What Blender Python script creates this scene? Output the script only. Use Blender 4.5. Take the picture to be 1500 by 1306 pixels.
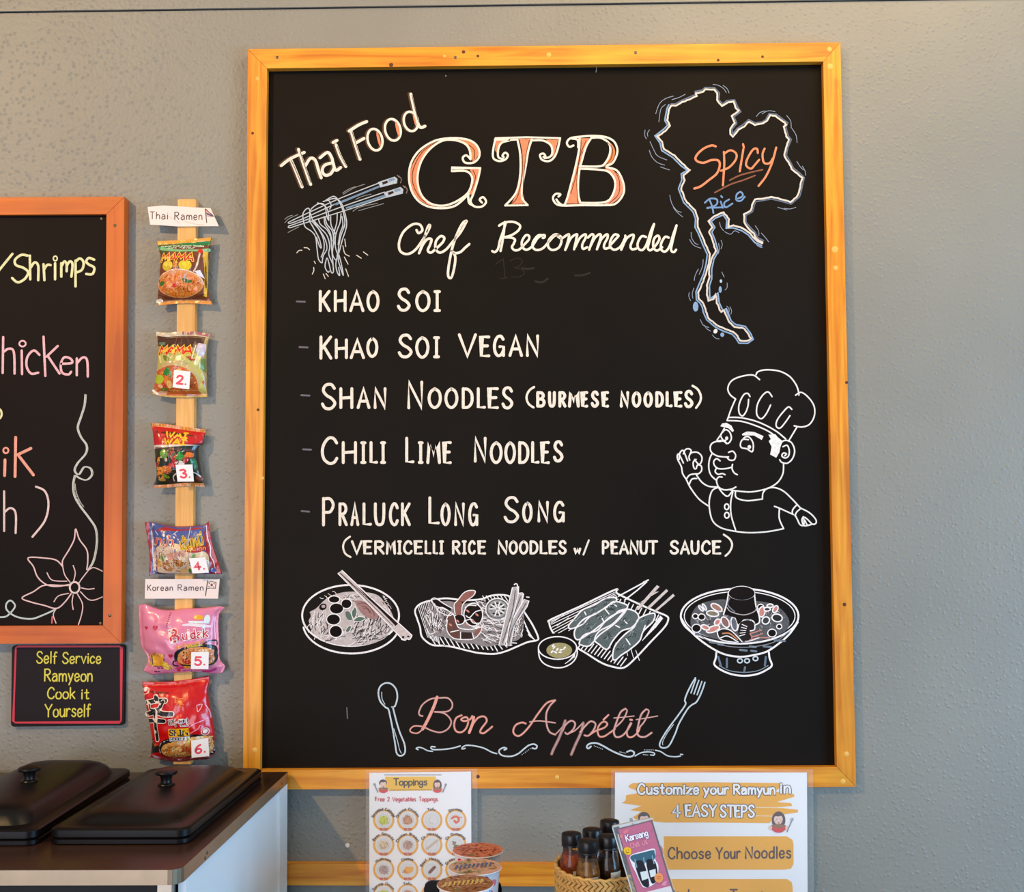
import bpy, bmesh, math, random
from math import sin, cos, pi
from mathutils import Vector, Matrix
from mathutils.geometry import delaunay_2d_cdt

random.seed(7)
scene = bpy.context.scene
for o in list(bpy.data.objects):
    bpy.data.objects.remove(o)
C = scene.collection

# ------------------------------------------------------------ camera
TILT, YAW, ROLL = 0.05476, -0.01335, -0.00617
CAM = Vector((-0.03991, -2.52117, 1.51981))
FPX = 1700.0
F = Vector((sin(YAW)*cos(TILT), cos(YAW)*cos(TILT), sin(TILT)))
_r = Vector((cos(YAW), -sin(YAW), 0.0))
_u = _r.cross(F)
RT = _r*cos(ROLL) + _u*sin(ROLL)
UP = -_r*sin(ROLL) + _u*cos(ROLL)
cd = bpy.data.cameras.new('camera')
cd.sensor_fit = 'HORIZONTAL'
cd.sensor_width = 36.0
cd.lens = FPX/1500*36.0
cd.clip_start = 0.05
cam = bpy.data.objects.new('camera', cd)
m = Matrix((RT, UP, -F)).transposed().to_4x4()
m.translation = CAM
cam.matrix_world = m
C.objects.link(cam)
scene.camera = cam

# ------------------------------------------------------------ world, lights, exposure
scene.view_settings.view_transform = 'Standard'
scene.view_settings.look = 'None'
scene.view_settings.gamma = 1.0
scene.view_settings.use_curve_mapping = False
scene.view_settings.exposure = -0.06
scene.cycles.use_denoising = True
scene.cycles.max_bounces = 8
scene.cycles.transparent_max_bounces = 24

world = bpy.data.worlds.new('world')
scene.world = world
world.use_nodes = True
bg = world.node_tree.nodes['Background']
bg.inputs[0].default_value = (0.52, 0.76, 1.0, 1)
bg.inputs[1].default_value = 0.40

def lamp(name, kind, loc, target, energy, color, size=0.2, size_y=None, spot=None):
    l = bpy.data.lights.new(name, kind)
    l.energy = energy
    l.color = color
    if kind == 'AREA':
        l.size = size
        if size_y:
            l.shape = 'RECTANGLE'; l.size_y = size_y
    elif kind == 'SPOT':
        l.shadow_soft_size = size
        l.spot_size = spot or 1.6
        l.spot_blend = 0.8
    elif kind == 'POINT':
        l.shadow_soft_size = size
    o = bpy.data.objects.new(name, l)
    o.location = loc
    d = Vector(target) - Vector(loc)
    o.rotation_euler = d.to_track_quat('-Z', 'Y').to_euler()
    C.objects.link(o)
    return o
# a warm ceiling spotlight high on the left, the warm ceiling lamps, and the daylight of the shop window on the right
lamp('ceiling_spotlight', 'SPOT', (-2.6, -3.2, 3.60), (-0.75, 0, 1.75), 400, (1.0, 0.63, 0.28), 0.06, spot=1.08)
lamp('ceiling_lamp', 'AREA', (0.8, -1.0, 3.25), (0.8, 0, 2.4), 25, (1.0, 0.68, 0.32), 1.6, 0.6)
lamp('window_daylight', 'AREA', (3.6, -2.3, 1.15), (0.1, -0.1, 1.0), 145, (0.32, 0.64, 1.0), 1.8, 1.5)
lamp('front_fill_light', 'AREA', (-1.7, -4.6, 0.95), (-0.8, 0, 0.9), 78, (0.86, 0.87, 1.0), 2.4, 1.5)  # added soft fill from the front left, brightens posters, packets and lower wall

# ------------------------------------------------------------ helpers
def ray(px, py):
    return F + RT*((px-750.0)/FPX) + UP*((653.0-py)/FPX)
def at(px, py, Y=0.0):
    """surveyed point of a vertical plane at depth Y"""
    d = ray(px, py)
    return CAM + d*((Y-CAM.y)/d.y)
def atz(px, py, Z):
    d = ray(px, py)
    return CAM + d*((Z-CAM.z)/d.z)
def lin(c):
    return tuple(((x/255)/12.92 if x/255 <= 0.04045 else ((x/255+0.055)/1.055)**2.4) for x in c[:3])

def obj(name, me, mat=None, parent=None, label=None, loc=None):
    o = bpy.data.objects.new(name, me)
    C.objects.link(o)
    if mat is not None and not me.materials:
        me.materials.append(mat)
    if parent is not None:
        o.parent = parent
        o.matrix_parent_inverse = Matrix.Translation(parent_loc(parent)).inverted()
    if label: o['label'] = label
    return o
def parent_loc(p):
    # meshes hold world coordinates, so only an Empty at a thing's base has a place of its own
    return Vector(p.location) if p.parent is None else Vector((0, 0, 0))
def thing(name, label, cat, loc, group=None):
    o = bpy.data.objects.new(name, None)
    o.empty_display_size = 0.05
    C.objects.link(o)
    o.location = loc
    o['label'] = label; o['category'] = cat
    if group: o['group'] = group
    return o
def tag(o, label, cat, group=None):
    o['label'] = label; o['category'] = cat
    if group: o['group'] = group
    return o
def mesh(name, verts, faces, smooth=False):
    me = bpy.data.meshes.new(name)
    me.from_pydata([tuple(v) for v in verts], [], faces)
    if smooth:
        for p in me.polygons: p.use_smooth = True
    me.update()
    return me
def bm_mesh(name, bm, smooth=False, bevel=0.0, segs=2):
    if bevel > 0:
        bmesh.ops.bevel(bm, geom=[e for e in bm.edges if e.calc_face_angle(0) > 0.5], offset=bevel, segments=segs, affect='EDGES', profile=0.6)
    bmesh.ops.recalc_face_normals(bm, faces=bm.faces)
    me = bpy.data.meshes.new(name)
    bm.to_mesh(me); bm.free()
    if smooth:
        for p in me.polygons: p.use_smooth = True
        try: me.set_sharp_from_angle(angle=0.6)
        except Exception: pass
    return me
def prism_bm(front, back):
    """closed solid between two equally long loops of points"""
    bm = bmesh.new()
    a = [bm.verts.new(v) for v in front]; b = [bm.verts.new(v) for v in back]
    n = len(a)
    bm.faces.new(a); bm.faces.new(list(reversed(b)))
    for i in range(n):
        bm.faces.new((a[i], b[i], b[(i+1) % n], a[(i+1) % n]))
    return bm
def slab(name, pts, Y0, Y1, mat, parent=None, label=None, bevel=0.0, smooth=False):
    """solid whose front outline is pts (x,z) at depth Y0, back at Y1"""
    bm = prism_bm([Vector((p[0], Y0, p[1])) for p in pts], [Vector((p[0], Y1, p[1])) for p in pts])
    return obj(name, bm_mesh(name, bm, smooth, bevel), mat, parent, label)
def pslab(name, pix, Y0, Y1, mat, parent=None, label=None, bevel=0.0, smooth=False):
    q = [at(x, y, Y0) for x, y in pix]
    return slab(name, [(p.x, p.z) for p in q], Y0, Y1, mat, parent, label, bevel, smooth)
def box(name, x0, x1, y0, y1, z0, z1, mat, parent=None, label=None, bevel=0.0):
    return slab(name, [(x0, z0), (x1, z0), (x1, z1), (x0, z1)], y0, y1, mat, parent, label, bevel, bevel > 0)
def lathe(name, prof, center, mat, parent=None, label=None, n=40, axis=None, smooth=True):
    bm = bmesh.new()
    rings = []
    for r, z in prof:
        if r < 1e-6: rings.append([bm.verts.new((0, 0, z))])
        else: rings.append([bm.verts.new((r*cos(2*pi*k/n), r*sin(2*pi*k/n), z)) for k in range(n)])
    for a, b in zip(rings, rings[1:]):
        for k in range(n):
            k2 = (k+1) % n
            if len(a) == 1 and len(b) == 1: continue
            if len(a) == 1: bm.faces.new((a[0], b[k], b[k2]))
            elif len(b) == 1: bm.faces.new((a[k], a[k2], b[0]))
            else: bm.faces.new((a[k], a[k2], b[k2], b[k]))
    M = Matrix.Translation(Vector(center))
    if axis is not None: M = M @ Vector(axis).to_track_quat('Z', 'Y').to_matrix().to_4x4()
    bmesh.ops.transform(bm, matrix=M, verts=bm.verts)
    return obj(name, bm_mesh(name, bm, smooth), mat, parent, label)

# ------------------------------------------------------------ materials
def mat(name, col, rough=0.6, metal=0.0, spec=0.5, coat=0.0, bump=None, var=None, trans=0.0, alpha=1.0, ior=1.45):
    """principled material; bump=(scale, strength, distance), var=(scale, amount)"""
    M = bpy.data.materials.new(name); M.use_nodes = True
    nt = M.node_tree; N = nt.nodes; L = nt.links
    b = N['Principled BSDF']
    c = lin(col)
    b.inputs['Base Color'].default_value = (*c, 1)
    b.inputs['Roughness'].default_value = rough
    b.inputs['Metallic'].default_value = metal
    b.inputs['Specular IOR Level'].default_value = spec
    b.inputs['Coat Weight'].default_value = coat
    b.inputs['Transmission Weight'].default_value = trans
    b.inputs['Alpha'].default_value = alpha
    b.inputs['IOR'].default_value = ior
    tc = N.new('ShaderNodeTexCoord')
    if var:
        n = N.new('ShaderNodeTexNoise'); n.inputs['Scale'].default_value = var[0]; n.inputs['Detail'].default_value = 5
        L.new(tc.outputs['Object'], n.inputs['Vector'])
        r = N.new('ShaderNodeMapRange'); r.inputs['From Min'].default_value = 0.3; r.inputs['From Max'].default_value = 0.7
        r.inputs['To Min'].default_value = 1-var[1]; r.inputs['To Max'].default_value = 1+var[1]
        L.new(n.outputs['Fac'], r.inputs['Value'])
        v = N.new('ShaderNodeVectorMath'); v.operation = 'SCALE'; v.inputs[0].default_value = c
        L.new(r.outputs['Result'], v.inputs['Scale'])
        L.new(v.outputs['Vector'], b.inputs['Base Color'])
    if bump:
        n2 = N.new('ShaderNodeTexNoise'); n2.inputs['Scale'].default_value = bump[0]; n2.inputs['Detail'].default_value = 3
        L.new(tc.outputs['Object'], n2.inputs['Vector'])
        bp = N.new('ShaderNodeBump'); bp.inputs['Strength'].default_value = bump[1]; bp.inputs['Distance'].default_value = bump[2]
        L.new(n2.outputs['Fac'], bp.inputs['Height']); L.new(bp.outputs['Normal'], b.inputs['Normal'])
    return M

def wood(name, c1, c2, axis, rough=0.5, knots=True, seed=0.0, coat=0.0):
    """pine: grain running along axis 0 = x or 2 = z, with dark knots"""
    M = bpy.data.materials.new(name); M.use_nodes = True
    nt = M.node_tree; N = nt.nodes; L = nt.links
    b = N['Principled BSDF']; b.inputs['Roughness'].default_value = rough
    b.inputs['Coat Weight'].default_value = coat
    tc = N.new('ShaderNodeTexCoord')
    mp = N.new('ShaderNodeMapping')
    s = [60, 60, 60]; s[axis] = 3.2
    mp.inputs['Scale'].default_value = s; mp.inputs['Location'].default_value = (seed, seed*1.7, seed*0.6)
    L.new(tc.outputs['Object'], mp.inputs['Vector'])
    n = N.new('ShaderNodeTexNoise'); n.inputs['Scale'].default_value = 1.0; n.inputs['Detail'].default_value = 4; n.inputs['Distortion'].default_value = 0.8
    L.new(mp.outputs[0], n.inputs['Vector'])
    cr = N.new('ShaderNodeValToRGB')
    cr.color_ramp.elements[0].position = 0.33; cr.color_ramp.elements[0].color = (*lin(c2), 1)
    cr.color_ramp.elements[1].position = 0.62; cr.color_ramp.elements[1].color = (*lin(c1), 1)
    L.new(n.outputs['Fac'], cr.inputs[0])
    n3 = N.new('ShaderNodeTexNoise'); n3.inputs['Scale'].default_value = 7; L.new(tc.outputs['Object'], n3.inputs['Vector'])
    mr = N.new('ShaderNodeMapRange'); mr.inputs['From Min'].default_value = .3; mr.inputs['From Max'].default_value = .7
    mr.inputs['To Min'].default_value = .86; mr.inputs['To Max'].default_value = 1.12
    L.new(n3.outputs['Fac'], mr.inputs['Value'])
    sc = N.new('ShaderNodeVectorMath'); sc.operation = 'SCALE'
    L.new(cr.outputs[0], sc.inputs[0]); L.new(mr.outputs[0], sc.inputs['Scale'])
    out = sc.outputs[0]
    if knots:
        mk = N.new('ShaderNodeMapping'); ks = [9, 9, 9]; ks[axis] = 5
        mk.inputs['Scale'].default_value = ks; mk.inputs['Location'].default_value = (seed*3, 0.3, seed)
        L.new(tc.outputs['Object'], mk.inputs['Vector'])
        vo = N.new('ShaderNodeTexVoronoi'); vo.inputs['Scale'].default_value = 1.0
        L.new(mk.outputs[0], vo.inputs['Vector'])
        kr = N.new('ShaderNodeMapRange'); kr.inputs['From Min'].default_value = 0.03; kr.inputs['From Max'].default_value = 0.13
        L.new(vo.outputs['Distance'], kr.inputs['Value'])
        mx = N.new('ShaderNodeMixRGB'); mx.inputs[1].default_value = (*lin((95, 48, 16)), 1)
        L.new(kr.outputs[0], mx.inputs[0]); L.new(out, mx.inputs[2]); out = mx.outputs[0]
    L.new(out, b.inputs['Base Color'])
    bp = N.new('ShaderNodeBump'); bp.inputs['Strength'].default_value = 0.25; bp.inputs['Distance'].default_value = 0.001
    L.new(n.outputs['Fac'], bp.inputs['Height']); L.new(bp.outputs['Normal'], b.inputs['Normal'])
    return M

def ink_mat(name, rough=0.6, chalk=False, coat=0.0, bump=None, spec=0.5):
    """flat print / chalk: the colour of each mark is the pigment colour stored on it"""
    M = bpy.data.materials.new(name); M.use_nodes = True
    nt = M.node_tree; N = nt.nodes; L = nt.links
    b = N['Principled BSDF']; b.inputs['Roughness'].default_value = rough
    b.inputs['Coat Weight'].default_value = coat; b.inputs['Coat Roughness'].default_value = 0.15
    b.inputs['Specular IOR Level'].default_value = spec
    a = N.new('ShaderNodeAttribute'); a.attribute_name = 'pigment'
    out = a.outputs['Color']
    tc = N.new('ShaderNodeTexCoord')
    if chalk:
        n = N.new('ShaderNodeTexNoise'); n.inputs['Scale'].default_value = 220; n.inputs['Detail'].default_value = 3
        L.new(tc.outputs['Object'], n.inputs['Vector'])
        r = N.new('ShaderNodeMapRange'); r.inputs['From Min'].default_value = 0.3; r.inputs['From Max'].default_value = 0.62
        r.inputs['To Min'].default_value = 0.80; r.inputs['To Max'].default_value = 1.0
        L.new(n.outputs['Fac'], r.inputs['Value'])
        s = N.new('ShaderNodeVectorMath'); s.operation = 'SCALE'
        L.new(out, s.inputs[0]); L.new(r.outputs[0], s.inputs['Scale']); out = s.outputs[0]
    if bump:
        n2 = N.new('ShaderNodeTexNoise'); n2.inputs['Scale'].default_value = bump[0]; n2.inputs['Detail'].default_value = 2
        n2.inputs['Distortion'].default_value = 0.6
        L.new(tc.outputs['Object'], n2.inputs['Vector'])
        bp = N.new('ShaderNodeBump'); bp.inputs['Strength'].default_value = bump[1]; bp.inputs['Distance'].default_value = bump[2]
        L.new(n2.outputs['Fac'], bp.inputs['Height']); L.new(bp.outputs['Normal'], b.inputs['Normal'])
        if coat: L.new(bp.outputs['Normal'], b.inputs['Coat Normal'])
    L.new(out, b.inputs['Base Color'])
    return M

def wall_mat():
    M = bpy.data.materials.new('orange_peel_paint'); M.use_nodes = True
    nt = M.node_tree; N = nt.nodes; L = nt.links
    b = N['Principled BSDF']; b.inputs['Roughness'].default_value = 0.45
    b.inputs['Specular IOR Level'].default_value = 0.4
    tc = N.new('ShaderNodeTexCoord')
    n = N.new('ShaderNodeTexNoise'); n.inputs['Scale'].default_value = 120; n.inputs['Detail'].default_value = 4; n.inputs['Roughness'].default_value = 0.45
    L.new(tc.outputs['Object'], n.inputs['Vector'])
    v = N.new('ShaderNodeTexVoronoi'); v.inputs['Scale'].default_value = 85; v.feature = 'F1'
    L.new(tc.outputs['Object'], v.inputs['Vector'])
    mr = N.new('ShaderNodeMapRange'); mr.interpolation_type = 'SMOOTHSTEP'; mr.inputs['From Min'].default_value = 0.0; mr.inputs['From Max'].default_value = 0.40
    mr.inputs['To Min'].default_value = 0.75; mr.inputs['To Max'].default_value = 0.0
    L.new(v.outputs['Distance'], mr.inputs['Value'])
    ad = N.new('ShaderNodeMath'); ad.operation = 'ADD'
    L.new(n.outputs['Fac'], ad.inputs[0]); L.new(mr.outputs[0], ad.inputs[1])
    bp = N.new('ShaderNodeBump'); bp.inputs['Strength'].default_value = 0.6; bp.inputs['Distance'].default_value = 0.0019
    L.new(ad.outputs[0], bp.inputs['Height']); L.new(bp.outputs['Normal'], b.inputs['Normal'])
    n2 = N.new('ShaderNodeTexNoise'); n2.inputs['Scale'].default_value = 2.5; n2.inputs['Detail'].default_value = 3
    L.new(tc.outputs['Object'], n2.inputs['Vector'])
    cr = N.new('ShaderNodeValToRGB')
    cr.color_ramp.elements[0].position = 0.3; cr.color_ramp.elements[0].color = (*lin((138, 135, 126)), 1)
    cr.color_ramp.elements[1].position = 0.7; cr.color_ramp.elements[1].color = (*lin((147, 144, 134)), 1)
    L.new(n2.outputs['Fac'], cr.inputs[0]); L.new(cr.outputs[0], b.inputs['Base Color'])
    return M

WALL = wall_mat()
CHALK = ink_mat('chalk', 0.9, chalk=True, spec=0.1)
PRINT = ink_mat('printed_paper', 0.45, spec=0.35)
FOIL = ink_mat('printed_foil', 0.32, coat=0.5, bump=(38, 0.35, 0.004))
SIGNINK = ink_mat('sign_paint', 0.5)
BLACKBOARD = mat('blackboard_paint', (21, 15, 9), 0.6, spec=0.14, var=(3.0, 0.22), bump=(400, 0.08, 0.0004))
MENUBOARD = mat('menu_blackboard_paint', (21, 12, 9), 0.6, spec=0.14, var=(3.0, 0.2))
PINE_H = wood('varnished_pine_horizontal', (240, 162, 44), (206, 116, 18), 0, 0.42, seed=1.3)
PINE_V = wood('varnished_pine_vertical', (240, 162, 44), (206, 116, 18), 2, 0.42, seed=2.1)
ORANGE_H = wood('orange_stained_wood_horizontal', (206, 98, 2), (190, 82, 0), 0, 0.45, knots=False, seed=4.0)
ORANGE_V = wood('orange_stained_wood_vertical', (206, 98, 2), (190, 82, 0), 2, 0.45, knots=False, seed=5.0)
RAW = wood('raw_pine', (240, 186, 110), (222, 156, 78), 2, 0.6, knots=False, seed=3.0)
STEEL = mat('brushed_steel', (190, 178, 160), 0.30, metal=1.0, var=(30, 0.06))
SCREW = mat('screw_metal', (120, 105, 85), 0.4, metal=0.9)
BLACKPL = mat('black_plastic', (15, 12, 12), 0.36, spec=0.32, var=(8, 0.2))
COUNTER = mat('dark_brown_counter_metal', (70, 48, 38), 0.28, metal=0.35, spec=0.5, var=(6, 0.12), bump=(90, 0.05, 0.001))
WHITEPAN = mat('white_enamel_panel', (236, 240, 243), 0.35, spec=0.4, var=(4, 0.03))
PAPER = mat('white_paper', (246, 243, 243), 0.6)
LAMINATE = mat('clear_laminate', (235, 238, 240), 0.12, alpha=0.07, spec=0.6)
CEILM = mat('ceiling_paint', (238, 228, 205), 0.8)
FLOORM = mat('floor_tile', (104, 100, 96), 0.5, var=(3, 0.1))

# ------------------------------------------------------------ the room
def structure(o):
    o['kind'] = 'structure'; return o
Z_TRIM = at(750, 8, 0).z
structure(box('wall_back', -3.4, 3.8, 0.0, 0.12, 0.0, 3.90, WALL))
tl, tr = at(-400, 20, 0), at(1500, -5, 0)
dz = 0.0
# boxed header above the wall: its lower edge leaves a thin dark gap
p0, p1 = at(0, 17.0, -0.004), at(1400, -2.5, -0.004)
sl = (p1.z-p0.z)/(p1.x-p0.x)
q0, q1 = at(0, 3.0, -0.004), at(300, -2.0, -0.004)
sl2 = (q1.z-q0.z)/(q1.x-q0.x)
def zl(x): return p0.z + sl*(x-p0.x)
ztop = q0.z + 0.004
structure(slab('trim_1', [(-3.4, zl(-3.4)), (3.8, zl(3.8)), (3.8, ztop+0.012), (-3.4, ztop)], -0.006, 0.0, WALL))
gap = slab('trim_2', [(-3.4, zl(-3.4)-0.0022), (3.8, zl(3.8)-0.0022), (3.8, zl(3.8)), (-3.4, zl(-3.4))], -0.0008, 0.0, mat('dark_joint', (40, 34, 28), 0.9))
structure(gap)
structure(slab('trim_3', [(-3.4, ztop), (3.8, ztop+0.012), (3.8, ztop+0.20), (-3.4, ztop+0.20)], -0.012, 0.0, CEILM))
structure(box('ceiling', -3.4, 3.8, -6.0, 0.12, 3.90, 4.0, CEILM))
structure(box('floor', -3.4, 3.8, -6.0, 0.12, -0.10, 0.0, FLOORM))

# ------------------------------------------------------------ drawing marks (flat print, chalk) on surfaces
def catmull(P, closed=False, k=6):
    n = len(P)
    if n < 3: return P
    out = []
    rng = n if closed else n-1
    for i in range(rng):
        p0 = P[(i-1) % n] if (closed or i > 0) else P[0]
        p1 = P[i]; p2 = P[(i+1) % n]
        p3 = P[(i+2) % n] if (closed or i+2 < n) else P[-1]
        for j in range(k):
            t = j/k; t2 = t*t; t3 = t2*t
            out.append(tuple(0.5*((2*p1[a]) + (-p0[a]+p2[a])*t + (2*p0[a]-5*p1[a]+4*p2[a]-p3[a])*t2 + (-p0[a]+3*p1[a]-3*p2[a]+p3[a])*t3) for a in (0, 1)))
    if not closed: out.append(P[-1])
    return out
def P_(s):
    return [tuple(float(v) for v in t.split(',')) for t in s.split()]
def ell(cx, cy, rx, ry, rot=0, n=24, a0=0, a1=360):
    out = []
    m_ = n if abs(a1-a0) >= 360 else n+1
    for i in range(m_):
        a = math.radians(a0+(a1-a0)*i/n); x, y = rx*cos(a), ry*sin(a)
        r = math.radians(rot)
        out.append((cx+x*cos(r)-y*sin(r), cy+x*sin(r)+y*cos(r)))
    return out

class Art:
    """marks gathered into one mesh; coordinates are survey pixels, surf(x, y, lift) gives the point on the real surface"""
    def __init__(s, surf, step=None):
        s.V = []; s.F = []; s.K = []; s.surf = surf; s.ox = s.oy = 0.0; s.sc = 1.0
        s.i = 0; s.layer = 0; s.step = step; s.lift = 3e-4; s.eps = 0.02
    def z(s, ox, oy, sc=1.0):
        s.ox, s.oy, s.sc = ox, oy, sc; return s
    def T(s, p): return (s.ox+p[0]/s.sc, s.oy+p[1]/s.sc)
    def off(s):
        s.i += 1
        return s.layer*s.lift + (s.i % 12)*1.5e-5 + 5e-5
    def raw(s, pts, faces, col):
        b = len(s.V); o = s.off()
        for p in pts: s.V.append(s.surf(p[0], p[1], o))
        s.F += [tuple(b+i for i in f) for f in faces]
        c = (*lin(col), 1.0); s.K += [c]*len(pts)
    def stroke(s, pts, w, col, smooth=True, closed=False, taper=0.0, px=False):
        if isinstance(pts, str):
            for seg in pts.split(';'):
                seg = seg.strip()
                if seg: s.stroke(P_(seg), w, col, smooth, closed, taper)
            return
        if not px: pts = [s.T(p) for p in pts]
        if smooth and len(pts) > 2: pts = catmull(pts, closed)
        q = [pts[0]]
        for p in pts[1:]:
            if (p[0]-q[-1][0])**2+(p[1]-q[-1][1])**2 > s.eps: q.append(p)
        if len(q) < 2: q.append((q[0][0]+.2, q[0][1]))
        if s.step and len(q) < 6:
            r_ = []
            for a, b in zip(q, q[1:]):
                d = math.dist(a, b); k = max(1, int(d/s.step))
                r_ += [(a[0]+(b[0]-a[0])*t/k, a[1]+(b[1]-a[1])*t/k) for t in range(k)]
            q = r_+[q[-1]]
        n = len(q); h = w/2; L = []; R = []
        for i in range(n):
            if closed: a, b = q[i-1], q[(i+1) % n]
            else: a, b = q[max(0, i-1)], q[min(n-1, i+1)]
            dx, dy = b[0]-a[0], b[1]-a[1]; d = math.hypot(dx, dy) or 1
            hh = h
            if not smooth and 0 < i < n-1:
                # keep the width at corners
                ax, ay = q[i][0]-q[i-1][0], q[i][1]-q[i-1][1]; da = math.hypot(ax, ay) or 1
                cc = (ax*dx+ay*dy)/(da*d)
                hh = h/max(0.55, cc)
            if taper: hh = h*(1-taper*abs(2*i/(n-1)-1)**2)
            nx, ny = -dy/d*hh, dx/d*hh
            L.append((q[i][0]+nx, q[i][1]+ny)); R.append((q[i][0]-nx, q[i][1]-ny))
        pts2 = L+R; fs = [(i, i+1, n+i+1, n+i) for i in range(n-1)]
        if closed: fs.append((n-1, 0, n, 2*n-1))
        elif w > 1.2:
            for e, s_ in ((0, -1), (n-1, 1)):
                a = q[0] if e == 0 else q[-2]; b = q[1] if e == 0 else q[-1]
                dx, dy = b[0]-a[0], b[1]-a[1]; d = math.hypot(dx, dy) or 1
                hh = math.dist(L[e], R[e])/2
                k0 = len(pts2)
                for j in range(1, 4):
                    t = pi*j/4
                    ux, uy = (-dy/d, dx/d); vx, vy = dx/d*s_, dy/d*s_
                    pts2.append((q[e][0]+hh*(ux*cos(t)+vx*sin(t)), q[e][1]+hh*(uy*cos(t)+vy*sin(t))))
                fs.append((e, k0, k0+1, k0+2, n+e))
        s.raw(pts2, fs, col)
    def fill(s, pts, col, smooth=False, px=False, grid=None):
        if isinstance(pts, str): pts = P_(pts)
        if not px: pts = [s.T(p) for p in pts]
        if smooth: pts = catmull(pts, True, 4)
        g = grid or s.step
        vs = [Vector(p) for p in pts]; n = len(vs)
        edges = [(i, (i+1) % n) for i in range(n)]
        if g:
            # denser boundary
            nv = []
            for i in range(n):
                a, b = vs[i], vs[(i+1) % n]; k = max(1, int((b-a).length/g))
                nv += [a+(b-a)*t/k for t in range(k)]
            vs = nv; n = len(vs); edges = [(i, (i+1) % n) for i in range(n)]
            x0 = min(v.x for v in vs); x1 = max(v.x for v in vs); y0 = min(v.y for v in vs); y1 = max(v.y for v in vs)
            X = x0+g/2
            poly = [(v.x, v.y) for v in vs]
            while X < x1:
                Y = y0+g/2
                while Y < y1:
                    if inside(poly, X, Y): vs.append(Vector((X, Y)))
                    Y += g
                X += g
        try:
            r = delaunay_2d_cdt(vs, edges, [], 1, 1e-6)
        except Exception:
            return
        s.raw([(v.x, v.y) for v in r[0]], [tuple(f) for f in r[2]], col)
    def text(s, txt, x0, y0, x1, y1, col, font=None, bold=0.0, rot=0):
        """type set to fill the box x0..x1, y0..y1"""
        V, Fc = glyphs(txt)
        if not V: return
        a = min(v[0] for v in V); b = max(v[0] for v in V); c = min(v[1] for v in V); d = max(v[1] for v in V)
        cx, cy = (x0+x1)/2, (y0+y1)/2; rr = math.radians(rot)
        pts = []
        for v in V:
            X = x0+(v[0]-a)/(b-a)*(x1-x0)-cx; Y = y1-(v[1]-c)/(d-c)*(y1-y0)-cy
            pts.append(s.T((cx+X*cos(rr)-Y*sin(rr), cy+X*sin(rr)+Y*cos(rr))))
        s.raw(pts, Fc, col)
    def hand(s, txt, x0, y0, h, w, col, width=None, slant=0.0, rot=0.0, gap=0.22, jit=0.0, center=False):
        """hand lettering: left end x0, baseline y0, cap height h; width= total width to fit"""
        tot = sum((GL[c][0] if c in GL else 0.5)+gap for c in txt)-gap
        sx = (width/tot) if width else h*0.62
        x = -tot*sx/2 if center else 0.0
        r = math.radians(rot)
        for c in txt:
            if c == ' ' or c not in GL:
                x += (0.5+gap)*sx; continue
            gw, strokes = GL[c]
            jy = random.uniform(-jit, jit)*h
            for sm, pts in strokes:
                q = []
                for (px_, py_) in pts:
                    X = x+px_*gw*sx+(1-py_)*slant*h; Y = (py_-1)*h+jy
                    q.append(s.T((x0+X*cos(r)-Y*sin(r), y0+X*sin(r)+Y*cos(r))))
                s.stroke(q, w, col, smooth=sm, px=True)
            x += (gw+gap)*sx
    def arc(s, txt, cx, cy, rad, h, w, col, span):
        tot = sum((GL[c][0] if c in GL else 0.5)+.25 for c in txt)
        a = -90-span/2
        for c in txt:
            if c in GL:
                gw, strokes = GL[c]; da = span*(gw)/tot
                for sm, pts in strokes:
                    q = []
                    for (u, v) in pts:
                        aa = math.radians(a+da*u); rr = rad+(1-v)*h
                        q.append(s.T((cx+rr*cos(aa), cy+rr*sin(aa))))
                    s.stroke(q, w, col, smooth=False, px=True)
                a += span*(gw+.25)/tot
            else: a += span*.75/tot
    def caps(s, spec, y0, y1, w, col):
        """letters with measured x ranges: 'K175-243 H258-328'; y0..y1 unless given as 'S188-272@605-752'"""
        for t in spec.split():
            c = t[0]; r = t[1:]; a, b = y0, y1
            if '@' in r:
                r, yy = r.split('@'); a, b = [float(v) for v in yy.split('-')]
            l, rr = [float(v) for v in r.split('-')]
            hw = w*s.sc/2
            for sm, pts in GL[c][1]:
                k = [(l+hw+u*(rr-l-2*hw), a+hw+v*(b-a-2*hw)) for u, v in pts]
                s.stroke(k, w, col, smooth=sm)
    def done(s, name, mat, parent, label=None, kind=None):
        me = bpy.data.meshes.new(name)
        me.from_pydata(s.V, [], s.F)
        at_ = me.color_attributes.new('pigment', 'FLOAT_COLOR', 'POINT')
        buf = []
        for k in s.K: buf += k
        at_.data.foreach_set('color', buf)
        me.update()
        o = obj(name, me, mat, parent, label)
        if kind: o['kind'] = kind
        return o

def inside(poly, x, y):
    r = False; j = len(poly)-1
    for i in range(len(poly)):
        xi, yi = poly[i]; xj, yj = poly[j]
        if (yi > y) != (yj > y) and x < (xj-xi)*(y-yi)/(yj-yi)+xi: r = not r
        j = i
    return r
_GC = {}
def glyphs(txt):
    if txt not in _GC:
        cu = bpy.data.curves.new('type', 'FONT'); cu.body = txt; cu.resolution_u = 3; cu.dimensions = '2D'; cu.fill_mode = 'BOTH'
        t = bpy.data.objects.new('type', cu)
        C.objects.link(t)
        me = bpy.data.meshes.new_from_object(t.evaluated_get(bpy.context.evaluated_depsgraph_get()))
        _GC[txt] = ([tuple(v.co) for v in me.vertices], [tuple(p.vertices) for p in me.polygons])
        bpy.data.meshes.remove(me); bpy.data.objects.remove(t); bpy.data.curves.remove(cu)
    return _GC[txt]

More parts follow.
